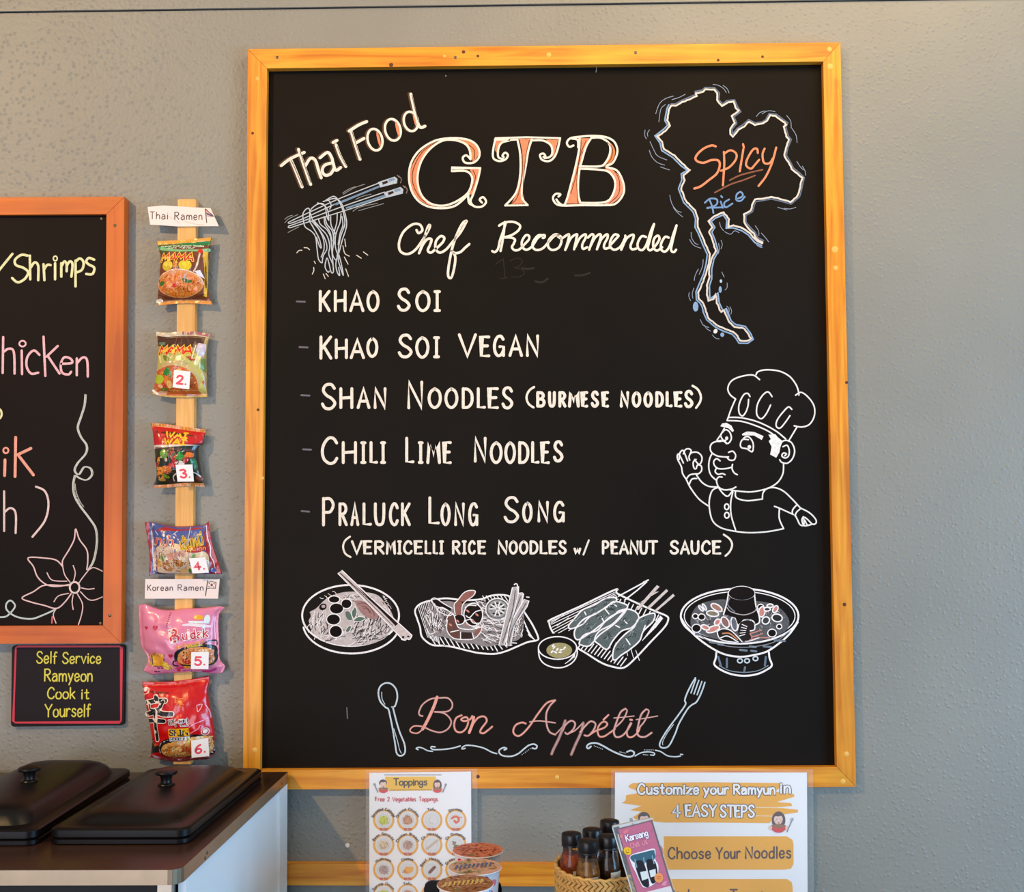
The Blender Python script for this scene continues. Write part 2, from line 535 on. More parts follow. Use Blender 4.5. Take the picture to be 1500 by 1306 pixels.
# stroke alphabet: width | strokes; '~' = curved; x 0..100, y 0 (cap line) .. 100 (base line)
_G = '''
A .8|0,100 50,0 100,100|17,66 83,66
B .7|3,0 3,100|~3,2 60,2 86,22 62,44 5,48|~5,48 70,50 99,73 72,97 3,99
C .75|~97,20 75,2 42,2 12,26 2,55 14,84 48,100 80,96 98,80
D .75|3,0 3,100|~3,2 55,4 96,28 97,70 60,96 3,99
E .6|97,0 3,0 3,100 97,100|3,48 80,47
F .6|97,0 3,0 3,100|3,46 78,44
G .8|~93,16 68,0 30,6 4,38 6,76 35,100 72,95 96,72|96,100 96,54 58,54
H .75|2,0 2,100|98,0 98,100|2,50 98,46
I .42|50,0 50,100|0,1 100,1|0,99 100,99
J .6|80,0 80,80|~80,78 55,100 15,95 0,75
K .72|3,0 3,100|96,0 5,58|30,44 98,100
L .6|3,0 3,98 97,98
M .9|0,100 12,0 50,62 86,0 100,100
N .8|3,100 3,0 97,100 97,0
O .8|~50,0 14,18 0,52 16,86 50,100 86,84 100,50 86,16 50,0
P .7|3,0 3,100|~3,2 65,2 97,24 68,50 5,52
Q .8|~50,0 14,18 0,52 16,86 50,100 86,84 100,50 86,16 50,0|60,75 100,108
R .72|3,0 3,100|~3,2 65,2 93,24 65,46 5,50|35,50 98,100
S .7|~94,16 70,0 28,3 10,24 34,44 74,58 98,78 68,98 25,97 3,80
T .75|0,0 100,0|50,0 50,100
U .75|~2,0 3,60 20,94 52,100 84,92 97,58 98,0
V .8|0,0 50,100 100,0
W 1|0,0 25,100 50,35 75,100 100,0
X .8|0,0 100,100|100,0 0,100
Y .8|0,0 50,50 100,0|50,50 50,100
Z .75|0,0 100,0 0,100 100,100
a .62|~10,46 46,36 82,44 90,66 92,100|~90,62 44,60 6,78 20,98 56,98 90,80
b .58|4,0 4,98|~4,58 40,38 92,48 96,80 55,100 5,92
c .52|~95,50 60,36 18,48 2,72 22,96 60,100 96,88
d .6|95,0 95,98|~95,54 60,38 12,50 3,78 30,100 70,94 95,80
e .56|~6,70 92,64 80,42 45,36 10,50 3,76 24,98 60,100 94,86
f .46|~98,6 66,0 42,18 40,60 40,100|4,40 86,38
g .58|~92,42 50,36 8,52 10,80 45,92 88,76|~92,40 94,100 70,132 20,130 4,116
h .58|4,0 4,100|~4,62 40,38 82,44 95,66 96,100
i .12|50,38 50,100|50,14 50,20
j .3|80,38 80,112 10,130|80,14 80,20
k .54|4,0 4,100|92,38 6,74|34,64 98,100
l .12|50,0 50,100
m .9|3,38 3,100|~3,58 20,38 42,42 48,64 49,100|~49,62 66,38 88,42 97,62 98,100
n .56|4,38 4,100|~4,60 40,37 80,42 94,64 96,100
o .6|~50,37 14,48 0,70 16,94 50,100 86,92 100,68 86,46 50,37
p .58|4,38 4,134|~4,52 40,36 92,46 97,76 60,98 6,90
q .58|94,38 94,134|~94,50 50,36 6,50 4,80 40,98 92,86
r .44|4,38 4,100|~4,62 36,42 70,36 98,42
s .5|~92,46 60,36 18,42 16,58 60,68 94,78 78,96 38,100 4,90
t .46|46,8 46,84|~46,80 54,98 92,94|4,38 90,37
u .58|~3,38 6,80 30,99 66,96 94,74|95,38 97,100
v .56|0,38 50,100 100,38
w .8|0,38 25,100 50,50 75,100 100,38
x .55|0,38 100,100|100,38 0,100
y .58|3,38 50,96|98,38 55,98 20,132
z .55|0,38 100,38 0,100 100,100
( .35|~95,-6 30,18 5,55 30,92 90,112
) .35|~5,-6 70,18 95,55 70,92 10,112
/ .5|98,-5 2,105
. .1|50,96 50,100
, .1|60,94 20,118
$ .6|~92,20 60,8 15,18 20,42 80,60 92,82 50,96 4,84|50,-4 50,108
0 .6|~50,0 12,22 0,55 16,88 50,100 86,86 100,50 86,16 50,0
1 .3|10,22 60,0 60,100
2 .6|~4,24 30,2 76,4 92,28 60,62 4,98|4,98 98,98
3 .6|~6,8 60,0 92,22 50,46|~50,46 98,62 84,94 40,100 4,88
4 .7|66,100 66,0 2,66 98,66
5 .6|92,2 16,2 8,44|~8,44 60,38 98,66 76,96 30,100 3,88
6 .6|~84,4 34,24 4,64 22,96 66,100 96,76 74,52 30,54 6,72
- .4|5,55 95,52
& .8|~98,98 10,28 36,0 66,16 30,50 4,78 34,100 76,90 96,56
'''
GL = {}
for ln in _G.strip().split('\n'):
    hd, *st = ln.split('|')
    ch, wd = hd[0], float(hd[2:])
    L_ = []
    for t in st:
        sm = t.startswith('~'); t = t.lstrip('~')
        L_.append((sm, [tuple(float(v)/100 for v in p.split(',')) for p in t.split()]))
    GL[ch] = (wd, L_)

def flat(Y):
    """a vertical surface at depth Y: marks lie on its front"""
    return lambda x, y, o: at(x, y, Y) + Vector((0, -o, 0))

# ------------------------------------------------------------ the big chalkboard
CREAM = (250, 236, 218); WHITE = (246, 240, 234); CORAL = (240, 146, 106); PINK = (240, 176, 160); BLUEC = (140, 170, 205)
GREY = (200, 205, 210); DK = (40, 26, 14)
BF = -0.024
def corner(px, py, Y=BF): 
    p = at(px, py, Y); return (p.x, p.z)
oTL, oTR, oBR, oBL = corner(363, 72), corner(1231, 62), corner(1254, 1152), corner(356, 1156)
iTL, iTR, iBR, iBL = corner(391, 100), corner(1206, 90), corner(1226, 1123), corner(381, 1127.5)
board = thing('chalkboard', 'large black chalkboard in a varnished pine frame, headed with three big coral letters', 'chalkboard', (0, 0, oBL[1]))
panel_pts = [(iBL[0]-.01, iBL[1]-.01), (iBR[0]+.01, iBR[1]-.01), (iTR[0]+.01, iTR[1]+.01), (iTL[0]-.01, iTL[1]+.01)]
slab('board_panel', panel_pts, -0.006, -0.001, BLACKBOARD, board)
for nm, q, mt in (('frame_rail', [oTL, oTR, iTR, iTL], PINE_H), ('frame_rail', [oTR, oBR, iBR, iTR], PINE_V),
                  ('frame_rail', [oBR, oBL, iBL, iBR], PINE_H), ('frame_rail', [oBL, oTL, iTL, iBL], PINE_V)):
    cx = sum(p[0] for p in q)/4; cz = sum(p[1] for p in q)/4
    q = [(p[0]+(cx-p[0])*0.0006, p[1]+(cz-p[1])*0.0006) for p in q]
    slab(nm, q, BF, -0.0005, mt, board, bevel=0.0012)
# screws and filled nail spots of the frame
FILLER = mat('pale_wood_filler', (238, 184, 90), 0.6)
for x, y in ((406, 84), (667, 84), (931, 77)):
    c = at(x, y, BF)
    lathe('screw', [(0, 0.0012), (0.0022, 0.0010), (0.0036, 0.0), (0.0036, -0.001)], c, SCREW, board, n=16, axis=(0, -1, 0))
for x, y, r in ((377, 115, .005), (1215, 72, .006), (1216, 97, .007), (1223, 365, .008), (1224, 392, .006), (1240, 1104, .006), (1235, 1144, .006), (816, 1138, .005), (373, 1098, .006), (804, 80, .006), (384, 700, .004), (651, 82, .004)):
    c = at(x, y, BF)
    lathe('filled_nail_hole', [(0, 0.0006), (r*.7, 0.0005), (r, -0.0004)], c, FILLER, board, n=14, axis=(0, -1, 0))
KNOT = mat('dark_knot', (96, 46, 16), 0.6)
for x, y, r in ((573, 95, .006), (679, 76, .005), (700, 82, .004), (1052, 88, .004), (1117, 83, .004), (1240, 560, .004), (370, 195, .004), (378, 600, .004), (1237, 885, .005), (1130, 1137, .004), (700, 1137, .005)):
    c = at(x, y, BF)
    lathe('knot', [(0, 0.0004), (r*.6, 0.0004), (r, -0.0004)], c, KNOT, board, n=12, axis=(0, -1, 0))
CH = flat(-0.0062)
# --- heading "Thai Food"
a = Art(CH).z(400, 100, 3.75)
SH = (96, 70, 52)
TF = ["45,535 95,497 172,462", "96,498 118,548 160,652", "140,445 172,540 207,638", "~178,535 205,495 232,505 250,560 265,602",
      "~258,492 300,462 322,490 330,520 345,560 372,545", "~325,520 285,532 270,562 288,588 318,578 336,548", "346,420 368,480 400,540", "330,408 352,396",
      "428,342 452,420 478,500", "418,345 470,312 515,293", "452,412 500,385", "757,142 772,210 795,300 812,325 835,318"]
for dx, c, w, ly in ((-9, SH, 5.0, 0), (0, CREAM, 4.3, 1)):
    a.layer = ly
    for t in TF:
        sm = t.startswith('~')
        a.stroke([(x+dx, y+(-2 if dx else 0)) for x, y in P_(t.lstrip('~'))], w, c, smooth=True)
    for cx, cy, rx, ry in ((560, 392, 40, 60), (658, 338, 42, 60), (757, 292, 38, 54)):
        a.stroke(ell(cx+dx, cy, rx, ry, -14), w*.8, c, closed=True)
a.layer = 2
for cx, cy, rx, ry in ((580, 390, 7, 42), (684, 335, 8, 42), (778, 285, 5, 36)):
    a.fill(ell(cx, cy, rx, ry, -14), CORAL)
for t in ("100,505 122,552 162,648", "148,452 178,545 210,630", "352,425 374,484 404,536", "434,346 458,424 482,496", "763,146 778,212 800,298"):
    a.stroke(t, .8, DK)
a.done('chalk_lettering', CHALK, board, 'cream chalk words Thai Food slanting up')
# --- GTB
a = Art(CH).z(400, 100, 3.75)
a.layer = 0
a.fill("895,405 820,450 765,530 750,610 775,690 830,740 900,760 850,735 812,700 797,620 805,530 850,450", CORAL, True)
a.fill("1060,395 1110,420 1130,465 1100,512 1085,470 1065,420", CORAL, True)
a.fill("1080,555 1140,548 1130,600 1095,695 1070,690 1095,640 1098,590", CORAL)
a.fill("1000,392 1060,395 1090,425 1110,470 1095,505 1070,430", (225, 150, 95), True)
a.layer = 1
for t in ("~1085,500 1062,478 1042,492 1055,518 1100,518 1130,490 1132,450 1105,410 1050,388 960,385 880,402 800,455 755,530 748,620 775,700 830,750 910,768 1000,755 1075,690",
          "~1085,498 1080,450 1055,415 1000,395 930,398 860,445 810,520 793,610 812,690 860,740 930,755 1000,735 1065,690 1090,640 1092,595 1060,565 982,565",
          "982,565 980,548 1138,548", "~1138,548 1125,610 1100,690 1085,730 1105,758 1145,760 1170,735 1155,708 1135,720 1148,738",
          "~1072,690 1075,735 1090,750"):
    a.stroke(P_(t.lstrip('~')), 3.1 if t[0] == '~' else 2.6, CREAM, smooth=t[0] == '~')
a.layer = 2
for t in ("~890,410 820,460 772,550 768,630 800,700 840,738", "~1098,560 1112,600 1090,670", "~1075,420 1105,450 1105,500"):
    a.stroke(P_(t.lstrip('~')), .8, (70, 35, 15))
a.z(700, 160, 5)
a.layer = 0
a.fill("300,215 400,215 370,300 345,450 330,600 345,690 245,695 290,600 315,430 322,300", CORAL)
a.fill("135,222 225,222 160,260 140,320 125,300", CORAL)
a.fill("500,222 588,222 560,330 545,350 550,280", CORAL)
a.fill("735,212 815,212 765,320 735,560 745,690 635,690 690,560 725,400 745,280", CORAL)
a.fill("930,225 985,260 1005,320 975,390 910,420 960,350 968,280", (232, 140, 85), True)
a.fill("930,425 1010,460 1060,540 1055,620 990,685 930,690 1000,610 1005,520", (240, 150, 120), True)
a.layer = 1
for t in ("130,212 355,205 602,212", "~602,212 585,290 560,350 520,380 470,370 455,335 480,325 495,345 480,350", "~130,212 112,300 115,360 160,380 205,365 220,335 200,318 180,340 190,350",
          "~125,222 235,225 175,245 150,290 150,350 185,365", "~290,222 310,330 310,480 280,610 200,705", "200,705 365,702", "~365,702 325,650 325,560 350,420 370,300 395,222",
          "~395,228 480,230 535,265 545,320 525,350 490,358", "290,222 235,225",
          "~700,265 670,275 652,245 680,212 760,200 850,195 940,205 1000,240 1022,310 990,390 940,420 1020,450 1065,540 1065,620 1010,690 930,702 760,702 620,705 570,690 550,650 570,620 605,622 590,640",
          "~745,212 740,300 720,400 690,520 640,690 600,690 575,660", "~690,215 730,225 735,280",
          "~830,210 790,280 755,400 745,418", "~830,210 900,210 960,250 968,320 935,390 890,418 745,418",
          "~745,435 735,520 735,620 750,685", "~745,435 880,442 960,460 1005,530 990,620 930,680 750,685"):
    a.stroke(P_(t.lstrip('~')), 3.0 if t[0] == '~' else 2.6, CREAM, smooth=t[0] == '~')
a.layer = 2
for t in ("~305,225 325,340 322,500 290,640 250,690", "~378,225 355,330 335,500 330,640", "~755,225 752,300 720,480 680,620", "~795,225 750,340 725,520 735,690", "~945,240 985,290 975,360 930,415", "~1000,450 1035,520 1030,620 960,690"):
    a.stroke(P_(t.lstrip('~')), .8, (70, 35, 15))
a.done('chalk_lettering', CHALK, board, 'big coral chalk letters GTB with cream outlines')
# --- chopsticks with noodles
a = Art(CH).z(410, 240, 7.255)
for t in ("95,618 240,548 640,365 1060,200", "110,632 260,575 650,400 1070,240", "95,660 250,605 700,440 1110,300", "105,680 260,630 710,490 1130,352"):
    a.stroke(t, 1.4, GREY)
a.layer = 1
a.fill("560,430 1050,232 1070,245 600,440", (120, 145, 170)); a.fill("700,462 1120,325 1125,345 705,480", (120, 145, 170))
a.stroke("95,618 88,628 110,632", 1.3, GREY); a.stroke("95,658 88,672 105,680", 1.3, GREY)
for dx, dy in ((0, 0), (62, 110)):
    q = [(1040+dx, 195+dy), (1220+dx, 135+dy), (1250+dx, 160+dy), (1245+dx, 205+dy), (1070+dx, 250+dy)]
    a.fill(q, (185, 195, 205)); a.layer = 2
    a.fill([(1085+dx, 195+dy), (1140+dx, 178+dy), (1150+dx, 200+dy), (1095+dx, 222+dy)], (60, 42, 34))
    a.fill([(1150+dx, 165+dy), (1210+dx, 148+dy), (1222+dx, 172+dy), (1162+dx, 190+dy)], (130, 155, 180)); a.layer = 1
    a.stroke([(1262+dx, 125+dy), (1290+dx, 160+dy), (1282+dx, 205+dy)], 1.0, (150, 130, 120))
    a.stroke([(1245+dx, 118+dy), (1268+dx, 145+dy)], 1.0, (150, 130, 120))
for t in ("665,310 740,265 805,242", "670,325 790,255 905,215", "805,378 880,345 970,322", "775,505 850,460 1040,418", "835,498 950,465 1105,422", "50,590 90,560 135,545", "50,628 100,580 195,538", "85,730 140,700 205,668"):
    a.stroke(t, .9, (150, 150, 150))
NO = ["250,600 245,530 280,480 310,475 322,520 345,590", "250,600 270,670 340,720 380,780 395,900 410,1010 440,1050", "320,600 322,500 380,440 440,420 480,450 500,560 520,600",
      "340,610 420,700 480,800 500,900 460,980 450,1050", "400,415 470,440 510,500 520,590", "460,400 520,390 545,440 530,480", "490,385 570,345 620,380 660,430 690,520 710,620 700,700 670,790 640,900 620,1010 660,1150 675,1180 650,1050 620,940",
      "520,380 600,370 650,440 680,540 690,640 650,760 630,850 620,930", "610,520 605,620 580,720 570,840 560,960 600,1025 610,960", "650,530 640,620 610,700 590,780 590,880 610,950",
      "410,580 430,640 500,700 540,780 550,900 560,1010 570,1140 545,1150 520,1050 500,1000 480,1090 510,1150 525,1140", "480,560 500,640 560,720 575,850", "540,560 545,650 590,740", "310,600 380,720 420,800 440,890 420,870 390,780",
      "620,950 595,1060 610,1150 635,1185 625,1100", "660,560 670,650 640,740 620,860", "470,560 480,640 530,720 555,820", "360,600 430,680 500,760 530,870 520,960 560,1060 570,1130", "345,590 400,670 460,790 470,900 440,990"]
for t in NO: a.stroke(t, 1.5, GREY)
for t in ("180,945 205,920 235,918", "258,890 290,892 315,912", "365,1035 378,1058", "360,1100 360,1135 345,1170", "462,1170 482,1220", "490,1165 515,1195", "690,800 700,880", "670,870 690,950 738,980", "685,990 725,1065", "700,1115 730,1195", "815,970 865,1002", "888,935 935,970"):
    a.stroke(t, 1.3, (225, 210, 195))
a.done('chalk_drawing', CHALK, board, 'grey chalk chopsticks lifting noodles')
# --- Chef Recommended
a = Art(CH).z(400, 100, 3.75)
for t in ("788,888 800,905 820,888 805,858 765,858 715,900 692,960 700,1005 738,1020 780,998 820,945 855,885 862,862 850,872 822,960 802,1015", "802,1015 825,965 850,937 870,940 862,970 850,1000 868,1012 895,990 932,955 940,930 920,922 895,950 893,990 915,1012 950,995 985,955 1030,900 1058,850 1062,838 1042,850 1015,900 985,985 965,1085 962,1140 980,1148 997,1085 1000,1030 978,1000 1000,1015 1030,1008 1055,985 1078,965"):
    a.stroke(t, 3.6, CREAM)
a.z(700, 160, 5)
for t in ("198,825 190,900 178,980 166,1038", "205,830 190,880 162,960 148,1020 125,1045 105,1038", "155,852 200,828 262,825 308,850 298,885 250,920 192,938", "192,938 245,940 272,955 262,985 250,1010 270,1032 305,1025 345,985 375,950 372,925 348,925 322,970 328,1012 360,1028 400,1000 440,940 485,920 488,938 475,942",
          "475,922 440,925 405,970 402,1010 430,1030 475,1018 520,970 560,928 590,920 560,918 520,958 515,1005 545,1030 590,1015 612,970 605,930 585,928 612,945 650,922 668,918 660,965 640,1030",
          "645,1020 680,945 725,915 722,945 705,1025", "712,1010 745,945 785,915 790,938 765,990 770,1022 800,1010",
          "805,940 835,915 848,930 830,985 815,1028", "818,1015 855,945 890,915 900,935 872,1025", "878,1010 905,950 945,915 950,940 925,990 930,1020 965,1012",
          "965,1000 1010,950 1030,925 1000,918 972,960 970,1005 1000,1028 1045,1005 1080,940", "1080,925 1078,960 1050,1028", "1055,1015 1090,945 1135,918 1140,940 1118,1000 1130,1025 1160,1020",
          "1232,935 1200,930 1172,975 1175,1018 1205,1030 1235,990 1265,900 1290,840", "1290,840 1258,960 1245,1015 1265,1032 1300,1000 1330,950 1318,925 1290,950 1285,1005 1310,1035 1350,1010",
          "1398,940 1370,935 1342,985 1345,1030 1375,1040 1405,1000 1430,920 1455,850", "1455,850 1425,970 1415,1030 1435,1045 1452,1028"):
    a.stroke(t, 3.4, CREAM)
a.done('chalk_lettering', CHALK, board, 'cream cursive chalk words Chef Recommended')
a = Art(CH).z(700, 160, 5)
a.stroke("130,1135 185,1095; 185,1095 200,1235; 160,1242 215,1232", 1.4, (52, 44, 36)); a.stroke("235,1110 290,1090 325,1110 300,1150 265,1160 320,1170 340,1200 300,1228 245,1225", 1.4, (50, 42, 34))
a.done('faint_rubbed_number', CHALK, board, 'faint half-erased number 13')
# --- the menu lines
W1 = 4.3
def line(spec, y0, y1, w=W1, zz=(420, 400, 3.75), extra=None, label=None):
    a = Art(CH).z(*zz)
    a.caps(spec, y0, y1, w, CREAM)
    if extra: extra(a)
    return a.done('chalk_lettering', CHALK, board, label)
def dash(y, x0, x1):
    def f(a):
        a.stroke([(x0, y), (x1, y+2)], 2.6, (120, 110, 118), smooth=False)
    return f
line("K175-243 H258-330 A343-427 O438-510 S603-682@80-212 O706-790 I806-847", 92, 214, extra=dash(155, 55, 100), label='chalk line reading KHAO SOI')
line("K178-252@342-475 H263-337 A346-430 O437-503@350-465 S608-693@333-468 O706-784@345-470 I804-842@345-468 V940-1045@330-463 E1060-1120@342-462 G1132-1201@338-460 A1218-1298@338-460 N1312-1388@336-460", 358, 472, extra=dash(406, 70, 115), label='chalk line reading KHAO SOI VEGAN')
line("S186-274@603-753 H288-367 A384-460 N476-550 N660-752@590-747 O774-852 O866-943 D960-1026 L1043-1096 E1104-1167 S1178-1246@622-748", 626, 746, extra=dash(670, 80, 125), label='chalk line reading SHAN NOODLES')
line("B126-197 U213-272 R288-350 M360-447 E456-510 S525-589@160-285 E608-662 N738-810 O826-897 O912-982 D998-1062 L1074-1128 E1138-1200 S1208-1280@155-288", 163, 284, 4.4, (760, 540, 5), extra=lambda a: a.stroke("112,133 80,155 60,190 58,225 75,260 108,283; 1272,124 1310,150 1332,195 1328,240 1298,286", 3.2, CREAM), label='chalk words (BURMESE NOODLES)')
line("C186-285@896-1052 H301-387 I404-438 L454-503 I513-546 L650-703@898-1046 I720-752 M767-847 E858-908 N1026-1100@898-1040 O1115-1186 O1195-1259 D1270-1332 L1342-1390 E1396-1447", 922, 1048, extra=lambda a: (dash(967, 90, 134)(a), a.z(760, 540, 5).caps("S248-328", 524, 686, 4.4, CREAM)), label='chalk line reading CHILI LIME NOODLES')
line("P94-138@40-138 R149-181 A189-219 L229-262 U267-306 C317-351 K357-391 L448-488@38-133 O489-523 N534-571 G581-616 S698-752@38-128 O761-796@55-127 N811-851@53-125 G864-904@53-125", 58, 137, 4.2, (430, 710, 2.2727), extra=dash(87, 27, 52), label='chalk line reading PRALUCK LONG SONG')
line("V191-230 E232-263 R268-304 M307-341 I345-361 C364-397 E401-432 L436-460 L463-482 I484-501 R527-557 I560-577 C580-607 E613-642 N678-714 O716-747 O750-782 D785-815 L819-847 E849-880 S881-910 w932-958@200-230 P1026-1052 E1056-1082 A1083-1117 N1118-1150 U1151-1180 T1180-1214 S1251-1284 A1286-1320 U1321-1352 C1356-1390 E1394-1425", 184, 232, 3.5, (430, 710, 2.2727),
     extra=lambda a: (a.stroke("188,172 172,185 165,205 172,228 190,240; 1432,165 1452,180 1460,200 1452,222 1438,236", 2.8, CREAM), a.stroke("983,184 965,232", 2.6, CREAM)), label='chalk line reading (VERMICELLI RICE NOODLES w/ PEANUT SAUCE)')
# --- outline map with Spicy Rice
a = Art(CH).z(930, 100, 5)
R1 = "265,275 300,275 350,248 450,205 448,185 500,172 515,156 580,156 605,185 600,235 640,275 680,250 722,243 740,290 762,310 712,350 732,400 698,440 700,480 718,505 760,450 800,425 835,390 880,415 940,405 970,385 990,345 1030,350 1110,410 1090,430 1110,500 1130,520 1105,580 1095,640 1130,700 1150,740 1200,780 1225,800 1205,890 1195,930 1140,980 1080,960 1000,942 880,962 860,1000 850,1040 800,1070 800,1130 830,1170 870,1210 890,1250 935,1275"
R2 = "935,1280 890,1262 840,1205 790,1172 720,1150 685,1160 690,1105 650,1055 580,1082 540,1120 568,1165 545,1200 570,1262 592,1340 562,1390 545,1470 545,1540 528,1590 530,1660 540,1702 578,1690 592,1655 600,1720 630,1782 652,1770 690,1858 730,1892 800,1905 832,1950 850,1980 822,1996 770,1996 750,1960 720,1930 650,1905 600,1880 540,1830 518,1780 510,1740 490,1705 468,1690 465,1640 490,1580 520,1510 540,1430 548,1360 512,1280 480,1200 458,1160 462,1100 440,1040 372,972 337,880 362,820 355,782 402,745 350,700 290,640 210,590 200,540 165,500 222,460 257,420 237,380 252,300 265,275"
def offset(P, d):
    out = []
    for i in range(len(P)):
        p, q = P[max(0, i-1)], P[min(len(P)-1, i+1)]
        dx, dy = q[0]-p[0], q[1]-p[1]; l = math.hypot(dx, dy) or 1
        out.append((P[i][0]+dy/l*d, P[i][1]-dx/l*d))
    return out
a.stroke(offset(P_(R1), 15), 1.8, (105, 115, 135), smooth=False); a.stroke(offset(P_(R2), 18), 2.0, BLUEC, smooth=False)
a.layer = 1
def wob(t):
    out = []
    P = P_(t)
    for p, q in zip(P, P[1:]):
        k = max(1, int(math.dist(p, q)/16))
        out += [(p[0]+(q[0]-p[0])*i/k+random.uniform(-2.5, 2.5), p[1]+(q[1]-p[1])*i/k+random.uniform(-2.5, 2.5)) for i in range(k)]
    return out+[P[-1]]
a.stroke(wob(R1), 2.5, (226, 214, 202), smooth=False); a.stroke(wob(R2), 2.5, (226, 214, 202), smooth=False)
for t in ("152,335 180,260 225,222 285,203", "175,395 190,300 225,265", "270,230 320,215 370,190", "570,118 610,125 650,150 670,180", "645,125 675,150 690,182", "75,450 72,490 85,518", "108,450 92,475 95,500", "110,535 135,590 165,640 235,672", "105,600 125,650 165,690 220,710", "185,722 255,745",
          "888,355 915,325 955,312", "930,335 975,312 1028,318", "1110,345 1140,385 1145,440", "1150,440 1180,490 1188,545", "1185,680 1210,720 1235,745", "1225,715 1245,750 1250,785", "1045,1018 1115,1038", "1090,1025 1135,1030 1180,1018", "255,928 270,990 305,1040 342,1055", "280,1018 310,1055 352,1090",
          "412,1200 415,1240 440,1280 465,1290", "400,1252 430,1295 485,1318", "630,1258 640,1290 630,1322", "612,1280 618,1320 610,1360", "500,1398 495,1450 470,1510", "465,1468 440,1520 435,1555", "432,1608 420,1650 425,1685", "398,1640 395,1670 408,1702", "478,1838 500,1880 542,1898", "508,1880 525,1905 555,1925", "565,1950 590,1975 620,1982",
          "635,1490 655,1530", "675,1570 675,1605 658,1625", "672,1740 690,1765 685,1800", "695,1745 708,1775 702,1802", "880,1152 905,1190 908,1225", "925,1205 960,1245 980,1272", "620,1125 628,1160 650,1190", "655,1195 700,1215 730,1190 765,1205"):
    a.stroke(t, .9, (150, 160, 180))
a.fill(ell(630, 1558, 9, 12), (190, 205, 225)); a.fill(ell(625, 1620, 11, 24), BLUEC); a.fill(ell(445, 1745, 20, 36), BLUEC); a.fill(ell(590, 1925, 14, 17, 30), WHITE); a.fill(ell(910, 1300, 28, 8, 30), (130, 140, 170)); a.fill(ell(640, 1950, 14, 16), BLUEC)
a.done('chalk_drawing', CHALK, board, 'white and blue chalk country outline map')
a = Art(CH).z(930, 100, 5)
a.stroke("592,572 560,565 500,590 450,640 450,675 500,692 560,672 610,675 622,710 600,770 540,820 480,865 435,880", 3.2, CORAL)
a.stroke("652,612 655,700 650,780 645,858; 655,625 700,600 742,625 738,670 690,725 630,750; 795,590 780,680 768,755; 792,555 798,580; 900,620 895,590 865,595 825,660 815,710 850,735 880,705 910,670; 950,588 935,630 945,690 985,695 1010,660; 1035,580 1005,690 960,790 905,862", 3.0, CORAL)
a.stroke("695,820 780,780 935,742; 585,910 700,850 790,820 880,785", 2.2, (140, 90, 70))
a.stroke("545,960 565,1010 575,1060; 512,985 550,955 600,960 595,1000 530,1025; 530,1020 590,1020 635,1018; 628,975 645,1022; 632,935 640,945; 690,960 655,985 665,1018 715,990; 740,960 790,935 775,905 745,925 745,965 775,970 805,940", 2.4, (120, 155, 200))
a.done('chalk_lettering', CHALK, board, 'coral chalk word Spicy over blue word Rice')
# --- the chef
a = Art(CH).z(970, 530, 4.836)
WW = 2.1
for t in ("520,262 480,230 465,185 490,135 550,105 640,92 690,125", "665,90 680,68 740,55 830,65 900,100 945,155 965,205 968,235", "945,235 985,215 1035,250 1075,310 1078,380 1045,440 990,460 935,452", "520,262 490,330 460,415", "955,460 925,510 895,560",
          "470,392 560,395 680,425 800,485 875,545", "460,415 560,420 660,450 760,495 850,565", "622,245 605,222 575,235 545,300 545,360 570,382 595,350 600,335", "612,265 608,310 600,335", "778,245 750,212 712,235 675,300 670,370 700,402 735,370 768,305", "918,335 895,318 860,350 815,410 808,455 835,468 870,430 905,380"):
    a.stroke(t, WW, WHITE)
a.fill("412,455 425,435 455,430 490,450 508,485 500,497 470,470 440,462", WHITE)
a.fill("565,510 600,492 650,495 718,525 705,552 650,520 568,520", WHITE)
a.fill("752,515 800,510 850,570 838,600 830,640 808,678 765,655 775,600 755,560 770,545", WHITE)
for t in ("440,470 415,515 388,560 440,560 455,578", "430,490 455,480 480,500 490,540 475,570 455,575 425,545 415,515 435,490", "565,555 590,530 620,535 645,580 638,635 600,615 560,605 555,575 572,548 610,550", "450,555 400,558 355,575 340,605 350,640 390,665 440,672 470,672", "470,640 500,632 520,660 510,692 480,695 462,680",
          "355,645 335,690 330,750 345,800 380,835", "410,700 385,685 365,705 372,735 400,755 450,755 495,745", "498,725 495,755 510,785 532,798", "385,752 375,775 395,795 425,790 445,798", "425,815 400,815 385,840 400,885 440,905 490,900 522,885",
          "835,575 870,555 915,570 938,625 925,680 890,715 850,712 832,692", "855,600 885,590 900,625 895,665 870,680 848,665 858,645 880,650 868,665", "860,718 855,790 820,850 760,890 700,908 620,920 520,912 480,905",
          "520,912 525,960 600,982 710,970", "710,970 715,925 745,895 800,890 860,915 920,970 980,1035", "400,890 430,930 465,950 500,910", "395,888 355,910 335,970 335,1040 355,1120 400,1165 470,1190 600,1208 740,1202 860,1180", "500,920 485,1000 490,1090 520,1190",
          "830,1040 830,1110 860,1180", "795,1022 830,1035 930,1080", "955,1010 925,1045 922,1075", "985,1035 955,1060 940,1088", "942,1085 960,1120 975,1150 1000,1158 1005,1130 1000,1100", "980,1035 1040,1065 1085,1110 1090,1140 1065,1148 1030,1115 1010,1100", "1060,1148 1030,1155 1010,1120", "1040,1155 1005,1158 990,1120 1000,1095",
          "240,795 280,850 330,880 395,885", "325,1018 260,970 200,890 170,830", "245,825 210,830 190,870", "170,830 195,800 235,792", "170,830 145,790 135,740 110,690 108,660 120,655 150,715", "120,690 125,645 145,625 158,645 180,700", "150,650 165,620 190,615 205,630 190,670 195,695", "200,650 215,640 250,640 278,665 280,700 262,725 240,705 230,690", "240,690 220,710 225,750 240,755 250,730 275,735 280,765 260,790 235,792"):
    a.stroke(t, WW, WHITE)
